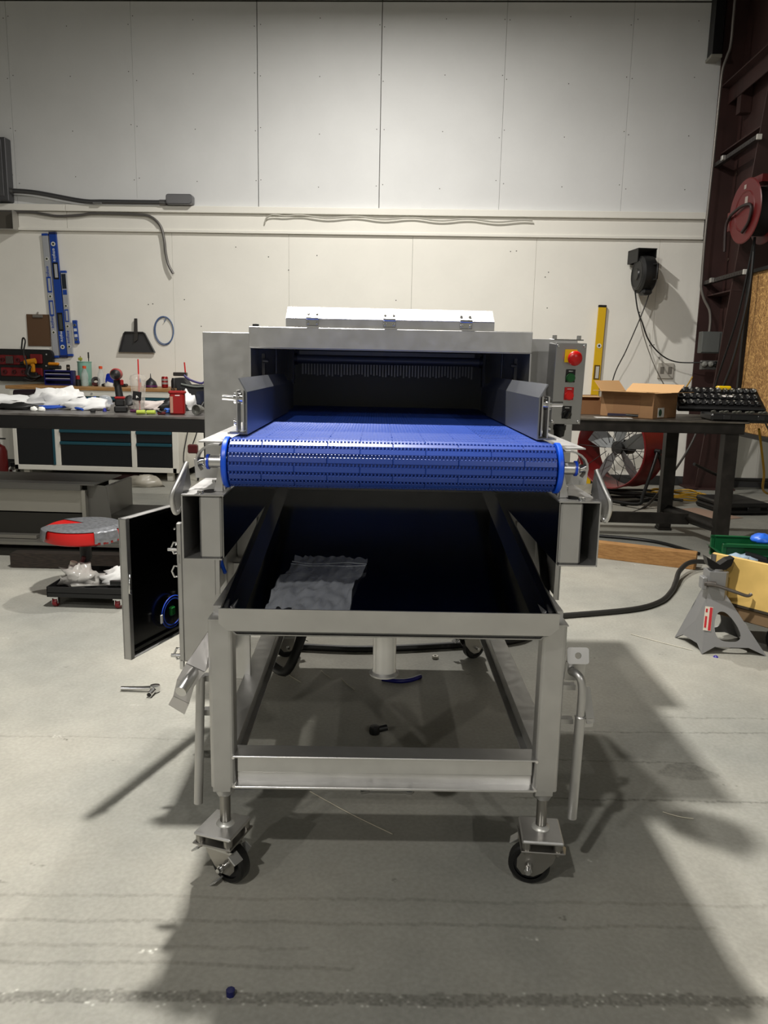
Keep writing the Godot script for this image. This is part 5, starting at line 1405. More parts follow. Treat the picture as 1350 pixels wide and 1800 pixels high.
	beg(); bar(Vector3(-0.06, 0, 0), Vector3(0.12, 0, 0), 0.2, 28); fin("wound_hose", mat(Color(0.07, 0.06, 0.06), 0.5), o)
	beg(); mm(0.0, 0.2, 0.22, 0.28, -0.05, 0.12); mm(0.14, 0.2, -0.1, 0.28, -0.06, 0.06); fin("bracket", rr, o)
	beg(); mm(-0.05, 0.03, -0.12, 0.04, -0.33, -0.26); fin("hose_guide", rr, o)
	beg(); hose([-0.08, -0.02, -0.24, -0.1, 0.0, -0.15, -0.09, 0.04, 0.0, -0.09, 0.02, 0.15, -0.085, -0.1, 0.13, -0.085, -0.18, 0.03], 0.013); hose([-0.08, -0.02, -0.24, -0.085, -0.1, -0.27, -0.08, -0.3, -0.26], 0.013); fin("feed_hose", mat(Color(0.13, 0.06, 0.06), 0.5), o)
	beg(); box(Vector3(-0.068, 0.08, 0.02), Vector3(0.003, 0.07, 0.045)); box(Vector3(-0.068, 0.2, -0.02), Vector3(0.003, 0.035, 0.035)); fin("sticker", mat(Color(0.6, 0.55, 0.52), 0.6), o)
	beg(); tube(spl(v3([2.86, 2.35, -7.25, 2.84, 1.9, -7.2, 2.78, 1.3, -7.25, 2.7, 0.9, -7.35]), 8), 0.012, 8); m = fin("hanging_hose", blk); tag(m, "black air hose hanging from the red hose reel", "hose")
	beg(); tube(spl(v3([2.88, 2.3, -7.32, 2.86, 1.7, -7.45, 2.8, 1.1, -7.65, 2.76, 0.6, -7.7]), 8), 0.009, 8); m = fin("slack_cord", blk); tag(m, "thin dark cord hanging behind the air hose beside the column", "cord")
	# OSB rack
	o = thing("board_rack", "sheet of chipboard standing in a dark steel frame beside the column", "board", Vector3(2.93, 0, -6.85))
	beg(); mm(-0.01, 0.01, 0.68, 2.06, -0.5, 1.3); extr([0.5, 0.68, 0.5, 1.6, 0.62, 1.2, 0.62, 0.68], 0.02, X(Vector3.ZERO, Vector3(0, 90, 0))); fin("chipboard", osb_material(), o)
	for z in [-0.52, 0.7]:
		beg(); mm(-0.045, -0.01, 0.0, 2.08, z - 0.02, z + 0.02, 0.002); fin("post", mat(Color(0.06, 0.055, 0.055), 0.5, 0.3), o)
	beg(); mm(-0.04, 0.01, 2.06, 2.09, -0.54, 1.3, 0.002); fin("rail", mat(Color(0.06, 0.055, 0.055), 0.5, 0.3), o)
	beg(); mm(-0.04, 0.01, 0.64, 0.68, -0.54, 1.3, 0.002); fin("rail", mat(Color(0.06, 0.055, 0.055), 0.5, 0.3), o)
	# cord reel on the white wall
	o = thing("cord_reel", "black cord reel mounted on the white wall by a bracket", "cord reel", Vector3(2.2, 2.13, -8.2), 8)
	var cr := mat(Color(0.06, 0.062, 0.065), 0.5)
	beg(); lathe([0, -0.075, 0.15, -0.075, 0.178, -0.055, 0.182, -0.01, 0.182, 0.01, 0.178, 0.055, 0.15, 0.075, 0, 0.075], X(Vector3.ZERO, Vector3(0, 0, 90)), 36); fin("drum_case", cr, o)
	beg(); lathe([0, 0, 0.06, 0, 0.05, 0.012, 0, 0.012], X(Vector3(-0.075, 0, 0), Vector3(0, 0, 90)), 20); fin("hub_cap", mat(Color(0.04, 0.04, 0.042), 0.4), o)
	beg(); lathe([0.12, 0, 0.13, 0.006, 0.14, 0], X(Vector3(-0.075, 0, 0), Vector3(0, 0, 90)), 28); fin("case_ring", mat(Color(0.04, 0.04, 0.042), 0.4), o)
	beg(); mm(-0.09, 0.1, 0.12, 0.25, -0.23, -0.22); mm(-0.09, -0.08, 0.12, 0.25, -0.23, 0.02); mm(0.09, 0.1, 0.16, 0.25, -0.23, 0.02); mm(-0.09, 0.1, 0.24, 0.25, -0.23, 0.03); fin("wall_bracket", mat(Color(0.035, 0.036, 0.04), 0.5), o)
	beg(); tube(v3([0.02, 0.08, 0.16, 0.03, 0.08, 0.23, 0.03, -0.06, 0.23, 0.02, -0.06, 0.16]), 0.01, 8); fin("handle", cr, o)
	beg(); box(Vector3(0.0, -0.17, 0.05), Vector3(0.1, 0.06, 0.14), 0.02); fin("cord_guide", cr, o)
	beg(); tube(spl(v3([2.12, 1.98, -8.2, 2.16, 1.8, -8.2, 2.22, 1.66, -8.2, 2.3, 1.5, -8.22, 2.44, 1.36, -8.24, 2.6, 1.29, -8.22, 2.82, 1.29, -8.08]), 7), 0.007, 6); m = fin("drooping_cord", blk); tag(m, "dark cord drooping from the cord reel to the outlet box", "cord")
	beg(); tube(spl(v3([2.26, 1.96, -8.18, 2.2, 1.75, -8.18, 2.08, 1.4, -8.2, 1.98, 1.1, -8.25, 1.96, 0.6, -8.3]), 7), 0.006, 6); m = fin("slanting_cord", mat(Color(0.2, 0.19, 0.18), 0.5)); tag(m, "thin cord running from the cord reel down behind the cardboard box", "cord")
	beg(); tube(spl(v3([2.2, 1.76, -8.3, 2.3, 1.5, -8.35, 2.45, 1.2, -8.38, 2.62, 0.95, -8.4]), 7), 0.004, 6); m = fin("thin_wall_cord", mat(Color(0.4, 0.38, 0.35), 0.5)); tag(m, "faint thin cord slanting over the wall behind the cord reel", "cord")
	o = thing("outlet_plate", "white double outlet on the wall beside the brown column", "outlet", Vector3(2.56, 1.22, -8.44))
	beg(); mm(-0.08, 0.08, -0.1, 0.06, -0.01, 0.012, 0.003); fin("plate", mat(Color(0.72, 0.7, 0.66), 0.5), o)
	beg()
	for x in [-0.04, 0.04]: mm(x - 0.02, x + 0.02, -0.05, 0.02, 0.01, 0.016, 0.002)
	fin("socket", mat(Color(0.45, 0.43, 0.4), 0.5), o)
	level("long_level", "long yellow spirit level leaning against the white wall", Vector3(1.84, 0.9, -8.43), -1.2, 1.9, 0.078, Color(0.87, 0.7, 0.05), black_p, [[0.27, 0.15, Color(0.4, 0.3, 0.05), Color(0.75, 0.74, 0.7)]], [0.54], [])
	o = thing("drum_fan", "large red drum fan with grey blades under the right table", "fan", Vector3(1.88, 0.5, -7.35), -50)
	var fr := mat(Color(0.42, 0.045, 0.06), 0.4)
	beg(); lathe([0.36, -0.16, 0.368, -0.165, 0.376, -0.155, 0.366, -0.145, 0.366, 0.145, 0.376, 0.155, 0.368, 0.165, 0.36, 0.16, 0.36, -0.16], X(Vector3.ZERO, Vector3(90, 0, 0)), 48); fin("drum", fr, o)
	for k in 5:
		beg()
		var a := TAU * k / 5 + 0.35
		extr([0.05, -0.03, 0.2, -0.085, 0.33, -0.07, 0.335, 0.06, 0.2, 0.075, 0.05, 0.03], 0.004, Transform3D(Basis(Vector3.BACK, a) * Basis(Vector3.RIGHT, 0.5), Vector3(0, 0, 0.02))); fin("blade", mat(Color(0.48, 0.49, 0.49), 0.4, 0.4), o)
	beg(); lathe([0, -0.03, 0.06, -0.03, 0.06, 0.04, 0.03, 0.05, 0, 0.05], X(Vector3(0, 0, 0.02), Vector3(90, 0, 0)), 20); lathe([0, 0, 0.07, 0, 0.07, 0.12, 0, 0.12], X(Vector3(0, 0, -0.15), Vector3(90, 0, 0)), 20); fin("hub", mat(Color(0.2, 0.2, 0.2), 0.4, 0.4), o)
	beg()
	for k in 10:
		var a := TAU * k / 10
		bar(Vector3(0.05 * cos(a), 0.05 * sin(a), 0.15), Vector3(0.365 * cos(a), 0.365 * sin(a), 0.15), 0.0035, 6)
		bar(Vector3(0.05 * cos(a), 0.05 * sin(a), -0.16), Vector3(0.365 * cos(a), 0.365 * sin(a), -0.16), 0.0035, 6)
	for rad in [0.12, 0.22, 0.3]:
		var pa := []
		for k in 36: pa.append(Vector3(rad * cos(TAU * k / 36), rad * sin(TAU * k / 36), -0.16))
		tube(pa, 0.0025, 5, true)
	fin("grille", mat(Color(0.22, 0.22, 0.22), 0.4, 0.5), o)
	beg()
	for s in [-1, 1]:
		tube(spl(v3([s * 0.39, 0.0, 0.0, s * 0.4, -0.15, 0.08, s * 0.39, -0.38, 0.17, s * 0.36, -0.46, 0.2, 0, -0.47, 0.21]), 5), 0.016, 8)
		tube(spl(v3([s * 0.39, 0.0, 0.0, s * 0.4, -0.15, -0.08, s * 0.39, -0.38, -0.17, s * 0.36, -0.46, -0.2, 0, -0.47, -0.21]), 5), 0.016, 8)
		bar(Vector3(s * 0.36, 0, 0), Vector3(s * 0.42, 0, 0), 0.022, 12)
	bar(Vector3(0.2, -0.48, -0.2), Vector3(0.2, -0.48, 0.2), 0.02, 8)
	fin("stand", mat(Color(0.07, 0.07, 0.07), 0.45, 0.3), o)
	# right steel table
	var iron := tri_mat(Color(0.17, 0.155, 0.14), 0.5, 0.45, noise_tex(62, 0.02, Color(0.55, 0.53, 0.5), Color(1, 1, 1)), Vector3(1.3, 1.3, 1.3))
	var top_m := tri_mat(Color(0.42, 0.4, 0.37), 0.42, 0.5, noise_tex(62, 0.02, Color(0.6, 0.58, 0.55), Color(1, 1, 1)), Vector3(1.3, 1.3, 1.3))
	o = thing("welding_table", "dark steel welding table with open legs, right of the conveyor", "table", Vector3(1.4, 0, -5.72))
	beg(); mm(-0.9, 0.795, 0.872, 0.884, -0.42, 0.39, 0.002); fin("tabletop", top_m, o)
	beg(); mm(0.795, 1.42, 0.872, 0.884, -0.42, 0.3, 0.002); fin("extension_plate", top_m, o)
	beg(); mm(-0.9, 0.775, 0.805, 0.872, 0.34, 0.372, 0.003); mm(-0.9, 0.775, 0.8, 0.808, 0.32, 0.375, 0.003); fin("apron", iron, o)
	beg(); mm(-0.9, 0.775, 0.805, 0.872, -0.41, -0.38, 0.003); fin("apron", iron, o)
	beg(); mm(0.74, 0.775, 0.805, 0.872, -0.38, 0.34, 0.003); fin("apron", iron, o)
	for q in [[0.7, 0.32], [0.52, -0.34], [-0.85, 0.32], [-0.85, -0.34]]:
		beg(); mm(q[0] - 0.045, q[0] + 0.045, 0.02, 0.806, q[1] - 0.045, q[1] + 0.045, 0.004); mm(q[0] - 0.05, q[0] + 0.05, 0, 0.02, q[1] - 0.05, q[1] + 0.05, 0.002); fin("leg", iron, o)
	beg()
	tube(v3([0.52, 0.155, -0.34, 0.7, 0.155, 0.32]), 0.045, 4)
	fin("side_rail", iron, o)
	beg(); mm(-0.85, 0.6, 0.105, 0.185, -0.05, -0.01, 0.004); fin("stretcher", iron, o)
	var T := 0.885
	o = thing("cardboard_box", "open brown cardboard box with flaps spread, on the right table", "box", Vector3(1.555, T, -5.68), -43)
	var kraft := tri_mat(Color(0.58, 0.44, 0.3), 0.85, 0, noise_tex(63, 0.01, Color(0.92, 0.91, 0.9), Color(1, 1, 1)), Vector3(2, 2, 2))
	beg(); mm(-0.2, 0.2, 0, 0.004, -0.17, 0.17); mm(-0.2, 0.2, 0, 0.17, 0.167, 0.17); mm(-0.2, 0.2, 0, 0.17, -0.17, -0.167); mm(-0.2, -0.197, 0, 0.17, -0.17, 0.17); mm(0.197, 0.2, 0, 0.17, -0.17, 0.17); fin("box_body", kraft, o)
	for q in [[Vector3(0, 0.175, 0.225), Vector3(0.4, 0.003, 0.12), Vector3(-4, 0, 0)], [Vector3(0, 0.195, -0.215), Vector3(0.4, 0.003, 0.12), Vector3(30, 0, 0)], [Vector3(-0.23, 0.205, 0), Vector3(0.1, 0.003, 0.34), Vector3(0, 0, -50)], [Vector3(0.255, 0.175, 0), Vector3(0.12, 0.003, 0.34), Vector3(0, 0, 4)]]:
		beg(); box(q[0], q[1], 0, Basis.from_euler(q[2] * PI / 180)); fin("flap", mat(Color(0.78, 0.62, 0.43), 0.85), o)
	var rs := X(Vector3(0.2005, 0.04, 0.06), Vector3(0, 90, 0))
	beg(); extr(rrect(0.09, 0.065, 0.002), 0.0012, rs); fin("sticker", mat(Color(0.78, 0.78, 0.76), 0.6), o)
	beg(); extr(ell(-0.012, 0.0, 0.022, 0.024, 14), 0.0012, rs * X(Vector3(0, 0, 0.0008))); fin("sticker_emblem", mat(Color(0.06, 0.25, 0.16), 0.6), o)
	beg(); extr(rrect(0.2, 0.12, 0.002), 0.001, X(Vector3(0.0, 0.09, 0.1708))); fin("print_panel", mat(Color(0.54, 0.4, 0.27), 0.85), o)
	o = thing("small_carton", "low brown carton behind the control box on the right table", "box", Vector3(1.17, T, -5.95), 5)
	beg(); mm(-0.2, 0.2, 0, 0.1, 0.14, 0.144); mm(-0.2, 0.2, 0, 0.13, -0.14, -0.136); mm(-0.2, -0.197, 0, 0.1, -0.14, 0.14); mm(0.197, 0.2, 0, 0.12, -0.14, 0.14); mm(-0.2, 0.2, 0, 0.004, -0.14, 0.14); fin("carton_body", mat(Color(0.5, 0.35, 0.22), 0.85), o)
	beg(); box(Vector3(0, 0.12, -0.1), Vector3(0.4, 0.003, 0.08), 0, Basis(Vector3.RIGHT, 0.1)); fin("flap", mat(Color(0.62, 0.5, 0.35), 0.85), o)
	o = thing("pliers", "pliers with dark handles lying before the small carton", "pliers", Vector3(1.42, T + 0.008, -5.48), -14)
	beg(); bar(Vector3(-0.12, 0.012, 0.0), Vector3(0.0, 0.012, 0.015), 0.009, 8); bar(Vector3(-0.12, 0.012, 0.045), Vector3(0.0, 0.012, 0.015), 0.009, 8); fin("handle", mat(Color(0.1, 0.08, 0.16), 0.4), o)
	beg(); bar(Vector3(0.0, 0.012, 0.015), Vector3(0.08, 0.01, 0.02), 0.01, 8); fin("jaw", blk, o)
	beg(); mm(-0.12, 0.12, 0, 0.002, -0.05, 0.05); m = fin("paper_sheet", mat(Color(0.75, 0.74, 0.72), 0.8)); m.position = Vector3(1.33, T, -5.46); tag(m, "small white paper lying under the pliers on the right table", "paper")
	build_socket_case(T)
	# things on the floor at the right
	beg()
	for k in 4:
		var pa := []
		for j in 30: pa.append(Vector3((0.3 - 0.02 * k) * cos(TAU * j / 30) + 0.02 * sin(k * 2.0), 0.012 + 0.014 * k + 0.01 * sin(j * 0.9 + k), (0.2 - 0.014 * k) * sin(TAU * j / 30)))
		tube(pa, 0.008, 6, true)
	tube(spl(v3([-0.28, 0.03, 0.0, -0.22, 0.1, -0.2, -0.12, 0.25, -0.3, 0.0, 0.7, -0.42, 0.2, 1.15, -0.4]), 6), 0.007, 6)
	m = fin("yellow_cord_coil", mat(Color(0.68, 0.52, 0.1), 0.5)); m.position = Vector3(2.5, 0, -7.62); tag(m, "yellow extension cord coiled on the floor under the right table", "cord")
	beg()
	for k in 5: tube(spl(v3([-0.4 + 0.05 * k, 0.012 + 0.02 * k, 0.1 * sin(k * 1.7), -0.1, 0.03 + 0.01 * k, 0.12 * cos(k * 2.1), 0.25, 0.02 + 0.012 * k, 0.1 * sin(k * 2.9), 0.5 - 0.05 * k, 0.015, 0.12 * cos(k)]), 6), 0.013, 6)
	m = fin("black_cord_pile", blk); m.position = Vector3(2.0, 0, -7.5); tag(m, "heap of black cords on the floor at the foot of the fan", "cord")
	beg()
	for k in 3: tube(spl(v3([-0.12, 0.01, 0.02 * k, -0.02, 0.03 + 0.012 * k, 0.06, 0.1, 0.012, 0.1 - 0.03 * k, 0.14, 0.01, 0.16 + 0.02 * k]), 6), 0.009, 6)
	m = fin("yellow_cord_end", mat(Color(0.6, 0.48, 0.08), 0.5)); m.position = Vector3(1.56, 0, -7.0); tag(m, "yellow cord end on the floor behind the right grip", "cord")
	beg(); tube(spl(v3([1.05, 0.012, -6.35, 1.6, 0.012, -6.5, 2.05, 0.014, -7.0, 2.45, 0.3, -7.5, 2.65, 0.6, -7.65, 2.72, 0.9, -7.7]), 8), 0.011, 8); m = fin("grey_hose", mat(Color(0.2, 0.19, 0.18), 0.5)); tag(m, "grey hose rising from the floor behind the right table leg", "hose")
	beg(); tube(spl(v3([2.5, 0.8, -5.9, 2.7, 0.45, -6.2, 2.85, 0.25, -6.5, 3.2, 0.15, -6.9]), 8), 0.009, 8); m = fin("yellow_wire", mat(Color(0.72, 0.55, 0.08), 0.5)); tag(m, "yellow cord hanging off the end of the right table", "cord")
	beg(); tube(spl(v3([2.55, 0.86, -5.95, 2.85, 0.55, -6.2, 3.2, 0.35, -6.6]), 8), 0.006, 8); m = fin("grey_wire", mat(Color(0.35, 0.34, 0.33), 0.5)); tag(m, "thin grey wire hanging beside the yellow cord", "cord")
	beg(); tube(spl(v3([2.3, 0.45, -6.6, 2.7, 0.3, -6.9, 3.2, 0.25, -7.1, 3.8, 0.2, -7.2]), 8), 0.014, 8); m = fin("black_hose_wall", blk); tag(m, "black hose sagging behind the right end of the welding table", "hose")
	o = thing("black_case", "closed black tool case lying on the floor right of the table", "tool case", Vector3(2.8, 0, -7.0), 10)
	beg(); box(Vector3(0, 0.03, 0), Vector3(0.42, 0.06, 0.5), 0.02); fin("case_base", blk, o)
	beg(); box(Vector3(0, 0.08, 0), Vector3(0.42, 0.045, 0.5), 0.015); fin("case_lid", mat(Color(0.08, 0.078, 0.075), 0.5), o)
	beg(); box(Vector3(0.05, 0.055, 0.255), Vector3(0.12, 0.03, 0.012), 0.004); fin("carry_handle", blk, o)
	beg(); mm(-0.2, 0.2, 0, 0.003, -0.25, 0.25); m = fin("floor_paper", mat(Color(0.62, 0.52, 0.45), 0.8)); m.position = Vector3(2.46, 0.001, -6.75); m.rotation.y = 0.5; tag(m, "sheet of brown paper on the floor beside the black tool case", "paper")
	beg(); extr(rrect(1.55, 0.1, 0.006), 0.09, X(Vector3(1.05, 0.051, -5.16), Vector3(0, -23.7, 0)) , true)
	m = fin("lumber_beam", tri_mat(Color(0.7, 0.53, 0.32), 0.75, 0, noise_tex(64, 0.03, Color(0.7, 0.65, 0.58), Color(1, 1, 1), 256, 5), Vector3(1.2, 10, 10))); tag(m, "squared yellow timber beam lying on the floor before the right table", "timber")
	beg(); tube(spl(v3([0.62, 0.015, -3.72, 0.745, 0.013, -3.76, 1.117, 0.013, -3.9, 1.3, 0.014, -4.05, 1.42, 0.016, -4.245, 1.5, 0.03, -4.42, 1.58, 0.05, -4.6, 1.72, 0.06, -4.78, 1.95, 0.03, -4.85]), 8), 0.0145, 10)
	m = fin("power_cable", mat(Color(0.13, 0.125, 0.115), 0.5)); tag(m, "thick dark power cable curving over the floor to the conveyor", "cable")
	beg(); tube(spl(v3([1.0, 0.014, -5.75, 1.3, 0.012, -5.7, 1.7, 0.012, -5.55, 1.9, 0.012, -5.2]), 8), 0.012, 8); m = fin("floor_hose", blk); tag(m, "black hose on the floor beneath the welding table", "hose")
	build_jack_stand()
	build_crate()

func osb_material() -> StandardMaterial3D:
	var W := 512
	var im := Image.create(W, W, false, Image.FORMAT_RGB8)
	im.fill(Color(0.55, 0.4, 0.22))
	var r := RandomNumberGenerator.new()
	r.seed = 77
	for k in 5200:
		var p := Vector2(r.randf() * W, r.randf() * W)
		var a := r.randf() * PI
		var l := r.randi_range(8, 34)
		var w := r.randi_range(2, 6)
		var v := r.randf()
		var c := Color(0.46, 0.31, 0.15).lerp(Color(0.85, 0.68, 0.42), v)
		var d := Vector2(cos(a), sin(a))
		for i in l:
			var q := p + d * i
			im.fill_rect(Rect2i(int(q.x) % W, int(q.y) % W, w, maxi(1, w / 2)), c)
	var m := StandardMaterial3D.new()
	m.albedo_texture = ImageTexture.create_from_image(im)
	m.uv1_triplanar = true; m.uv1_scale = Vector3(1.1, 1.1, 1.1); m.roughness = 0.75
	return m

func build_socket_case(T: float) -> void:
	var blk := mat(Color(0.03, 0.03, 0.033), 0.45)
	var o := thing("socket_case", "open black socket set case full of sockets, on the right table", "tool case", Vector3(2.16, T, -5.5), -3)
	beg(); box(Vector3(0.08, 0.025, 0.02), Vector3(0.56, 0.05, 0.26), 0.012); fin("case_base", blk, o)
	var lid := Transform3D(Basis(Vector3.RIGHT, deg_to_rad(30)), Vector3(-0.05, 0.04, -0.14))
	beg(); box(lid * Vector3(0, 0.02, -0.14), Vector3(0.6, 0.04, 0.28), 0.01, lid.basis); fin("case_lid", blk, o)
	beg()
	for r in 3:
		for k in 12:
			var q := lid * Vector3(-0.26 + k * 0.047, 0.046, -0.06 - r * 0.08)
			box(q, Vector3(0.03, 0.012, 0.05), 0.004, lid.basis)
	fin("socket_slot", mat(Color(0.07, 0.07, 0.075), 0.45), o)
	for r in 3:
		for k in 11:
			beg()
			var q := lid * Vector3(-0.25 + k * 0.049 + 0.012 * r, 0.052, -0.07 - r * 0.08)
			lathe([0, 0, 0.009 + 0.002 * (k % 3), 0, 0.009 + 0.002 * (k % 3), 0.03, 0.006, 0.03, 0.005, 0.024, 0, 0.024], Transform3D(lid.basis * Basis(Vector3.RIGHT, deg_to_rad(70)), q), 8)
			fin("socket", chrome, o)
	for k in 12:
		beg(); lathe([0, 0, 0.01, 0, 0.01, 0.03, 0.006, 0.03, 0, 0.028], X(Vector3(-0.16 + k * 0.042, 0.054, 0.02 + 0.04 * (k % 2)), Vector3(80, 20, 0)), 8); fin("socket", mat(Color(0.45, 0.45, 0.42), 0.3, 0.8), o)
	beg(); box(lid * Vector3(0.05, 0.05, -0.14), Vector3(0.09, 0.004, 0.02), 0, lid.basis); fin("white_label", mat(Color(0.78, 0.76, 0.74), 0.6), o)
	beg(); box(Vector3(0.12, 0.025, 0.152), Vector3(0.05, 0.03, 0.012), 0.004); fin("latch", mat(Color(0.1, 0.1, 0.1), 0.4), o)
	beg(); box(Vector3(-0.1, 0.025, 0.152), Vector3(0.05, 0.03, 0.012), 0.004); fin("latch", mat(Color(0.1, 0.1, 0.1), 0.4), o)
	var h := thing("yellow_tape_measure", "yellow tool lying on the back edge of the socket case", "tape measure", Vector3(2.2, T + 0.185, -5.86), 0)
	beg(); box(Vector3(0, 0.02, 0), Vector3(0.1, 0.035, 0.06), 0.01); fin("tape_body", mat(Color(0.85, 0.7, 0.03), 0.4), h)
	beg(); box(Vector3(0, -0.004, 0.0), Vector3(0.09, 0.014, 0.05), 0.003); fin("base_strip", blk, h)

func build_jack_stand() -> void:
	var o := thing("jack_stand", "grey steel jack stand standing on the floor beside the yellow crate", "jack stand", Vector3(1.4, 0, -3.43), 0)
	var g := mat(Color(0.56, 0.56, 0.56), 0.45, 0.5)
	var th := 0.006
	# base: four flared walls meeting in a narrow collar; the front has a rounded window
	var B := [Vector3(-0.135, 0, 0.11), Vector3(0.145, 0, 0.11), Vector3(0.12, 0, -0.13), Vector3(-0.185, 0, -0.1)]
	var Tp := [Vector3(-0.105, 0.25, 0.035), Vector3(-0.025, 0.25, 0.035), Vector3(-0.025, 0.25, -0.045), Vector3(-0.105, 0.25, -0.045)]
	var names := ["front_wall", "side_wall", "rear_wall", "side_wall"]
	for k in 4:
		var a: Vector3 = B[k]
		var b: Vector3 = B[(k + 1) % 4]
		var c: Vector3 = Tp[(k + 1) % 4]
		var d: Vector3 = Tp[k]
		var P := func(u: float, v: float) -> Vector3: return a.lerp(b, u).lerp(d.lerp(c, u), v)
		var n: Vector3 = (b - a).cross(d - a).normalized() * th
		var outer := []
		var inner := []
		for i in 24:      # frame round the window, arched foot below
			var an := TAU * i / 24
			var cx := cos(an)
			var cy := sin(an)
			var kk: float = 1.0 / maxf(absf(cx), absf(cy))
			var ou := 0.5 + 0.5 * cx * kk
			var ov := 0.5 + 0.5 * cy * kk
			if ov < 0.02 and absf(ou - 0.5) < 0.33: ov = 0.13
			outer.append(P.call(ou, ov))
			var w: float = (0.27 if cy < 0 else lerpf(0.27, 0.2, cy)) * (0.01 if k == 3 else 1.0)
			inner.append(P.call(0.5 + w * signf(cx) * pow(absf(cx), 0.7), 0.47 + (0.002 if k == 3 else 0.25) * signf(cy) * pow(absf(cy), 0.7)))
		beg()
		flat()
		for i in 24:
			var j := (i + 1) % 24
			pol([outer[i], outer[j], inner[j], inner[i]], outer[i] - n)
			pol([outer[i] - n, outer[j] - n, inner[j] - n, inner[i] - n], outer[i])
			pol([outer[i], outer[j], outer[j] - n, outer[i] - n], P.call(0.5, 0.5))
			pol([inner[i], inner[j], inner[j] - n, inner[i] - n], (outer[i] + outer[j]) / 2)
		fin(names[k], g, o)
	beg(); extr([-0.04, -0.04, -0.04, 0.04, 0.03, 0.045, 0.045, 0.03, 0.045, -0.04], 0.125, X(Vector3(-0.067, 0.29, 0.0), Vector3(90, 0, 0))); fin("collar", g, o)
	beg(); lathe([0, 0.3, 0.03, 0.3, 0.03, 0.362, 0, 0.362], X(Vector3(-0.065, 0, 0)), 16); fin("ratchet_post", g, o)
	beg()
	extr([-0.06, 0.055, -0.05, 0.02, -0.028, 0.0, 0.028, 0.0, 0.05, 0.02, 0.06, 0.055, 0.03, 0.045, 0.0, 0.022, -0.03, 0.04], 0.05, X(Vector3(-0.062, 0.36, 0)), false)
	fin("saddle", mat(Color(0.05, 0.05, 0.055), 0.4, 0.4), o)
	beg(); tube(spl(v3([-0.12, 0.3, 0.05, -0.08, 0.297, 0.06, 0.0, 0.275, 0.075, 0.045, 0.262, 0.08, 0.065, 0.27, 0.078]), 5), 0.0075, 8); bar(Vector3(-0.125, 0.3, 0.035), Vector3(-0.08, 0.3, 0.05), 0.013, 10); fin("lever", mat(Color(0.4, 0.38, 0.36), 0.35, 0.7), o)
	beg(); box(Vector3(-0.125, 0.3, 0.02), Vector3(0.02, 0.055, 0.05), 0.003); fin("pawl_bracket", g, o)
	var s := Transform3D(Basis(Vector3.BACK, deg_to_rad(-7)) * Basis(Vector3.RIGHT, deg_to_rad(-17)), Vector3(-0.112, 0.15, 0.068))
	beg(); box(s * Vector3(0.006, 0, 0), Vector3(0.034, 0.105, 0.002), 0, s.basis); fin("sticker", mat(Color(0.82, 0.78, 0.72), 0.5), o)
	beg(); box(s * Vector3(0.015, 0.0, 0.0015), Vector3(0.012, 0.1, 0.001), 0, s.basis); box(s * Vector3(-0.004, 0.035, 0.0015), Vector3(0.008, 0.016, 0.001), 0, s.basis); box(s * Vector3(-0.004, -0.015, 0.0015), Vector3(0.009, 0.05, 0.001), 0, s.basis); fin("sticker_print", mat(Color(0.72, 0.12, 0.16), 0.5), o)

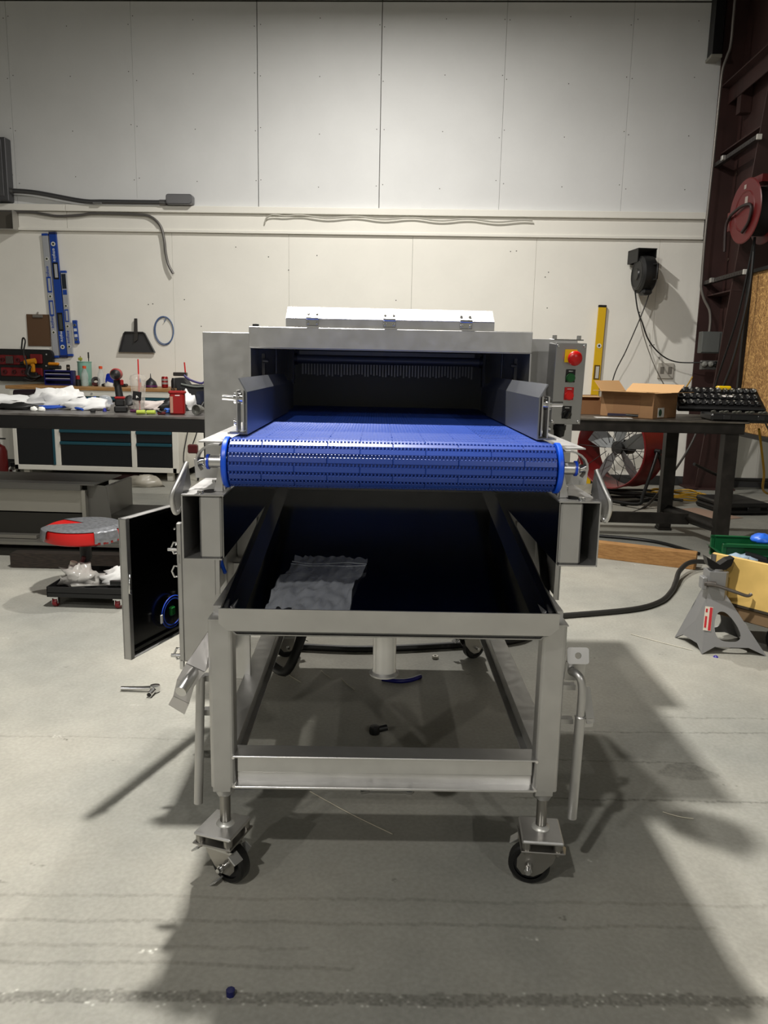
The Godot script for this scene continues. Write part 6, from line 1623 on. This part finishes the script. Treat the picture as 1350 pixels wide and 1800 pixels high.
func build_crate() -> void:
	var blk := mat(black_p, 0.5)
	var o := thing("yellow_crate", "pale yellow painted wooden crate on a dolly at the right edge", "crate", Vector3(1.345, 0, -3.52), -50)
	# local x runs along the visible long side, z faces the camera side
	var yel := tri_mat(Color(0.86, 0.72, 0.42), 0.55, 0, noise_tex(71, 0.01, Color(0.9, 0.9, 0.88), Color(1, 1, 1)), Vector3(2, 2, 2))
	beg(); mm(0.0, 0.9, 0.2, 0.41, -0.018, 0.0, 0.002); fin("long_side", yel, o)
	beg(); mm(0.0, 0.018, 0.2, 0.305, -0.5, -0.018, 0.002); fin("end_side", yel, o)
	beg(); mm(0.02, 0.88, 0.29, 0.305, -0.48, -0.02, 0.002); fin("inner_shelf", blk, o)
	beg(); mm(0.0, 0.9, 0.2, 0.41, -0.5, -0.482, 0.002); fin("long_side", yel, o)
	beg(); mm(0.0, 0.9, 0.19, 0.205, -0.5, -0.0, 0.002); fin("bottom", mat(Color(0.2, 0.17, 0.12), 0.8), o)
	beg(); mm(-0.003, 0.004, 0.2, 0.405, -0.02, 0.003); mm(-0.003, 0.02, 0.2, 0.405, 0.0, 0.003); fin("corner_strip", mat(Color(0.45, 0.44, 0.42), 0.4, 0.6), o)
	beg(); mm(0.02, 0.9, 0.13, 0.19, -0.05, -0.01, 0.004); fin("dolly_rail", mat(Color(0.45, 0.36, 0.25), 0.7), o)
	beg(); mm(0.02, 0.9, 0.13, 0.19, -0.46, -0.42, 0.004); fin("dolly_rail", mat(Color(0.45, 0.36, 0.25), 0.7), o)
	for q in [[0.3, -0.1], [0.8, -0.1], [0.3, -0.4], [0.8, -0.4]]:
		beg(); lathe([0, -0.02, 0.06, -0.02, 0.065, -0.01, 0.065, 0.01, 0.06, 0.02, 0, 0.02], X(Vector3(q[0], 0.065, q[1]), Vector3(90, 0, 0)), 18); fin("wheel", blk, o)
		beg(); mm(q[0] - 0.02, q[0] + 0.02, 0.06, 0.13, q[1] - 0.03, q[1] - 0.025); mm(q[0] - 0.02, q[0] + 0.02, 0.06, 0.13, q[1] + 0.025, q[1] + 0.03); fin("fork", blk, o)
	o = thing("green_bin", "green plastic stacking bin resting on the yellow crate", "bin", Vector3(1.66, 0.31, -3.72), -4)
	var gr := mat(Color(0.03, 0.3, 0.16), 0.4)
	beg(); mm(-0.2, 0.5, 0, 0.006, -0.09, 0.09); mm(-0.2, 0.5, 0, 0.115, 0.084, 0.09, 0.001); mm(-0.2, 0.5, 0, 0.115, -0.09, -0.084, 0.001); mm(0.494, 0.5, 0, 0.115, -0.09, 0.09); extr([-0.2, 0, -0.2, 0.05, -0.235, 0.07, -0.24, 0.075, -0.19, 0.05, -0.19, 0], 0.18); fin("bin_body", gr, o)
	beg(); mm(-0.22, 0.5, 0.1, 0.118, 0.084, 0.102, 0.003); mm(-0.22, 0.5, 0.1, 0.118, -0.102, -0.084, 0.003); mm(-0.22, -0.2, 0.02, 0.118, 0.084, 0.1, 0.003); mm(-0.22, -0.2, 0.02, 0.118, -0.1, -0.084, 0.003); mm(-0.2, 0.5, 0.06, 0.066, 0.09, 0.096, 0.001); fin("rim", gr, o)
	beg(); blob(Vector3.ZERO, Vector3(0.05, 0.03, 0.05), 95, 0.12, 16, 10, 0.3); var m := fin("blue_tub", mat(Color(0.15, 0.38, 0.8), 0.35)); m.position = Vector3(1.645, 0.425, -3.72); tag(m, "bright blue rounded tub showing above the green bin", "tub")
	beg(); blob(Vector3.ZERO, Vector3(0.08, 0.05, 0.05), 96, 0.25); m = fin("pale_rag", mat(Color(0.55, 0.62, 0.68), 0.8)); m.position = Vector3(1.5, 0.322, -3.6); tag(m, "pale blue-grey rag in the yellow crate under the green bin", "rag")
	o = thing("tools_bracket", "dark grey angled metal bracket lying in the yellow crate", "bracket", Vector3(1.59, 0.32, -3.6), -20)
	beg(); extr([-0.07, 0, -0.06, 0.075, 0.03, 0.055, 0.06, 0.0], 0.06); fin("bracket_body", mat(Color(0.08, 0.08, 0.09), 0.5), o)
	beg(); mm(-0.02, 0.1, 0.0, 0.03, 0.03, 0.06, 0.004); fin("bracket_foot", mat(Color(0.05, 0.05, 0.055), 0.5), o)
	beg(); box(Vector3.ZERO, Vector3(0.08, 0.04, 0.06), 0.01); m = fin("blue_part", mat(Color(0.02, 0.08, 0.35), 0.4)); m.position = Vector3(1.525, 0.33, -3.55); tag(m, "dark blue plastic part in the yellow crate beside the bracket", "part")
	o = thing("pipe_fitting", "shiny silver pipe fitting lying on the yellow crate edge", "fitting", Vector3(1.575, 0.345, -3.5), -12)
	beg(); bar(Vector3(-0.035, 0.0, 0), Vector3(0.035, -0.008, 0), 0.0175, 16); fin("pipe_body", mat(Color(0.6, 0.58, 0.52), 0.25, 0.8), o)
	beg(); bar(Vector3(0.035, -0.008, 0), Vector3(0.06, -0.01, 0), 0.024, 6); fin("hex_nut", mat(Color(0.75, 0.75, 0.73), 0.25, 0.8), o)

# ---------- bits on the floor and in the tray ----------
func build_floor_bits() -> void:
	var blk := mat(black_p, 0.5)
	var o := thing("ratchet", "chrome ratchet wrench with socket lying on the lit floor", "ratchet", Vector3(-0.96, 0, -2.72), -4)
	beg(); tube(v3([-0.115, 0.01, 0.01, -0.04, 0.013, 0.005, 0.0, 0.016, 0.0]), 0.0075, 10); fin("handle", chrome, o)
	beg(); lathe([0, 0.004, 0.018, 0.004, 0.019, 0.01, 0.018, 0.026, 0, 0.028], X(Vector3(0.012, 0, 0)), 16); fin("head", chrome, o)
	beg(); bar(Vector3(0.012, 0.014, 0.012), Vector3(0.012, 0.012, 0.055), 0.0105, 14); fin("socket", chrome, o)
	beg(); bar(Vector3(0.012, 0.012, 0.0552), Vector3(0.012, 0.012, 0.056), 0.008, 14); fin("socket_hole", blk, o)
	o = thing("combination_wrench", "chrome combination wrench on the floor behind the front cross rail", "wrench", Vector3(-0.057, 0.005, -2.09), 2)
	beg(); extr(rrect(0.11, 0.012, 0.005), 0.006, X(Vector3.ZERO, Vector3(90, 0, 0))); fin("shank", chrome, o)
	beg(); ring(ell(0, 0, 0.013, 0.013, 12), ell(0, 0, 0.007, 0.007, 12), 0.008, X(Vector3(0.062, 0, 0), Vector3(90, 0, 0))); fin("ring_end", chrome, o)
	beg(); extr([0, -0.008, -0.022, -0.016, -0.026, -0.007, -0.012, -0.005, -0.012, 0.005, -0.026, 0.007, -0.022, 0.016, 0, 0.008], 0.008, X(Vector3(-0.053, 0, 0), Vector3(90, 0, 0))); fin("open_end", chrome, o)
	beg(); ring(ell(0, 0, 0.014, 0.014, 6), ell(0, 0, 0.007, 0.007, 6), 0.012, X(Vector3(0.102, 0.006, -3.16), Vector3(90, 0, 0))); var m := fin("hex_nut", mat(Color(0.7, 0.69, 0.66), 0.3, 0.8)); tag(m, "shiny hex nut on the floor near the rear caster", "nut")
	o = thing("black_knob_fitting", "small black plastic fitting on the floor under the tray", "fitting", Vector3(-0.103, 0, -2.456), 10)
	beg(); lathe([0, 0, 0.017, 0, 0.019, 0.01, 0.016, 0.026, 0, 0.028], X(Vector3(-0.012, 0, 0)), 12); fin("fitting_body", blk, o)
	beg(); bar(Vector3(0.0, 0.014, 0), Vector3(0.03, 0.018, -0.005), 0.011, 10); fin("stem", blk, o)
	beg(); tube(spl(v3([-0.11, 0.008, -2.9, -0.05, 0.008, -2.885, 0.0, 0.008, -2.9, 0.04, 0.008, -2.94]), 5), 0.009, 6); m = fin("blue_strip", mat(Color(0.03, 0.05, 0.4), 0.4)); tag(m, "short dark blue strip on the floor behind the drain spout", "strip")
	beg(); tube(spl(v3([-0.56, 0.006, -2.08, -0.5, 0.006, -2.075, -0.44, 0.006, -2.08, -0.39, 0.006, -2.09]), 5), 0.007, 6); m = fin("blue_offcut", mat(Color(0.02, 0.03, 0.4), 0.4)); tag(m, "dark blue offcut on the floor beside the front leg's foot", "strip")
	beg(); lathe([0, 0, 0.009, 0, 0.009, 0.012, 0, 0.013], X(Vector3(-0.334, 0, -1.325)), 8); m = fin("blue_plug", mat(Color(0.06, 0.08, 0.3), 0.35)); tag(m, "tiny blue plug lying in the rough floor joint", "plug")
	beg(); lathe([0, 0, 0.012, 0, 0.003, 0.008, 0, 0.008], X(Vector3(1.316, 0, -3.292)), 5); m = fin("purple_chip", mat(Color(0.15, 0.1, 0.5), 0.4)); tag(m, "tiny purple chip on the floor in front of the jack stand", "chip")
	var wires := [[-0.28, -2.071, -0.036, -1.88, "long thin wire on the floor behind the front rail, left of centre"], [0.715, -2.042, 0.79, -2.014, "short pale wire on the open floor right of the conveyor"], [-0.5, -2.95, -0.42, -2.85, "pale wire snippet on the floor behind the left leg"], [-0.36, -2.98, -0.31, -2.9, "pale wire snippet on the floor left of the drain spout"], [-0.27, -2.9, -0.21, -2.8, "pale zip-tie tail on the floor by the drain spout"], [1.02, -3.55, 1.24, -3.36, "fine wire on the floor before the jack stand"]]
	for q in wires:
		beg(); tube(spl([Vector3(q[0], 0.003, q[1]), Vector3((q[0] + q[2]) / 2, 0.004, (q[1] + q[3]) / 2 + 0.008), Vector3(q[2], 0.003, q[3])], 5), 0.0015, 5)
		m = fin("wire_snippet", mat(Color(0.75, 0.73, 0.66), 0.4)); tag(m, q[4], "wire", "wire snippets on the floor")
	beg(); tube(spl(v3([-0.62, 0.016, -3.2, -0.479, 0.016, -3.2, -0.2, 0.016, -3.2, 0.168, 0.016, -3.28, 0.5, 0.016, -3.4, 0.62, 0.015, -3.72]), 8), 0.0155, 8); m = fin("black_floor_hose", blk); tag(m, "black hose lying across the floor under the rear of the conveyor", "hose")
	# zip bag in the tray: follows the tray's slope
	var o2 := thing("zip_bag", "clear plastic zip bag lying in the steel drip tray", "plastic bag", Vector3(-0.053, 0, -1.705), 3.0)
	var tx := X(Vector3(0, 0.628, 0.062), Vector3(8.5, 0, 0))
	var nz := FastNoiseLite.new(); nz.seed = 9; nz.frequency = 5.0
	beg()
	smooth()
	var A := func(u: float, v: float) -> Vector3:
		var cr := absf(nz.get_noise_2d(u * 0.6 + v * 0.35, v * 0.5 - u * 0.2))
		return tx * Vector3(lerpf(-0.3 + 0.05 * v, -0.105 + 0.05 * v, u) + 0.006 * sin(9.0 * v), 0.006 + 0.028 * cr + 0.012 * sin(PI * u), lerpf(-0.03, -0.43, v) + 0.02 * sin(3.0 * u))
	for i in 28:
		for j in 28:
			var p: Array = [A.call(i / 28.0, j / 28.0), A.call((i + 1) / 28.0, j / 28.0), A.call((i + 1) / 28.0, (j + 1) / 28.0), A.call(i / 28.0, (j + 1) / 28.0)]
			pol(p, p[0] - Vector3(0, 1, 0))
	fin("film", glass(Color(0.8, 0.82, 0.85), 0.34, 0.1), o2)
	beg()
	for v in [0.84, 0.87]: tube([A.call(0.0, v) + Vector3(0, 0.003, 0), A.call(0.25, v) + Vector3(0, 0.003, 0), A.call(0.5, v) + Vector3(0, 0.003, 0), A.call(0.75, v) + Vector3(0, 0.003, 0), A.call(1.0, v) + Vector3(0, 0.003, 0)], 0.0014, 5)
	fin("zip_strip", mat(Color(0.6, 0.62, 0.65), 0.3), o2)
	beg(); box(A.call(0.3, 0.2) - Vector3(0, 0.004, 0), Vector3(0.07, 0.01, 0.05), 0.003); fin("content", mat(Color(0.05, 0.05, 0.06), 0.5), o2)
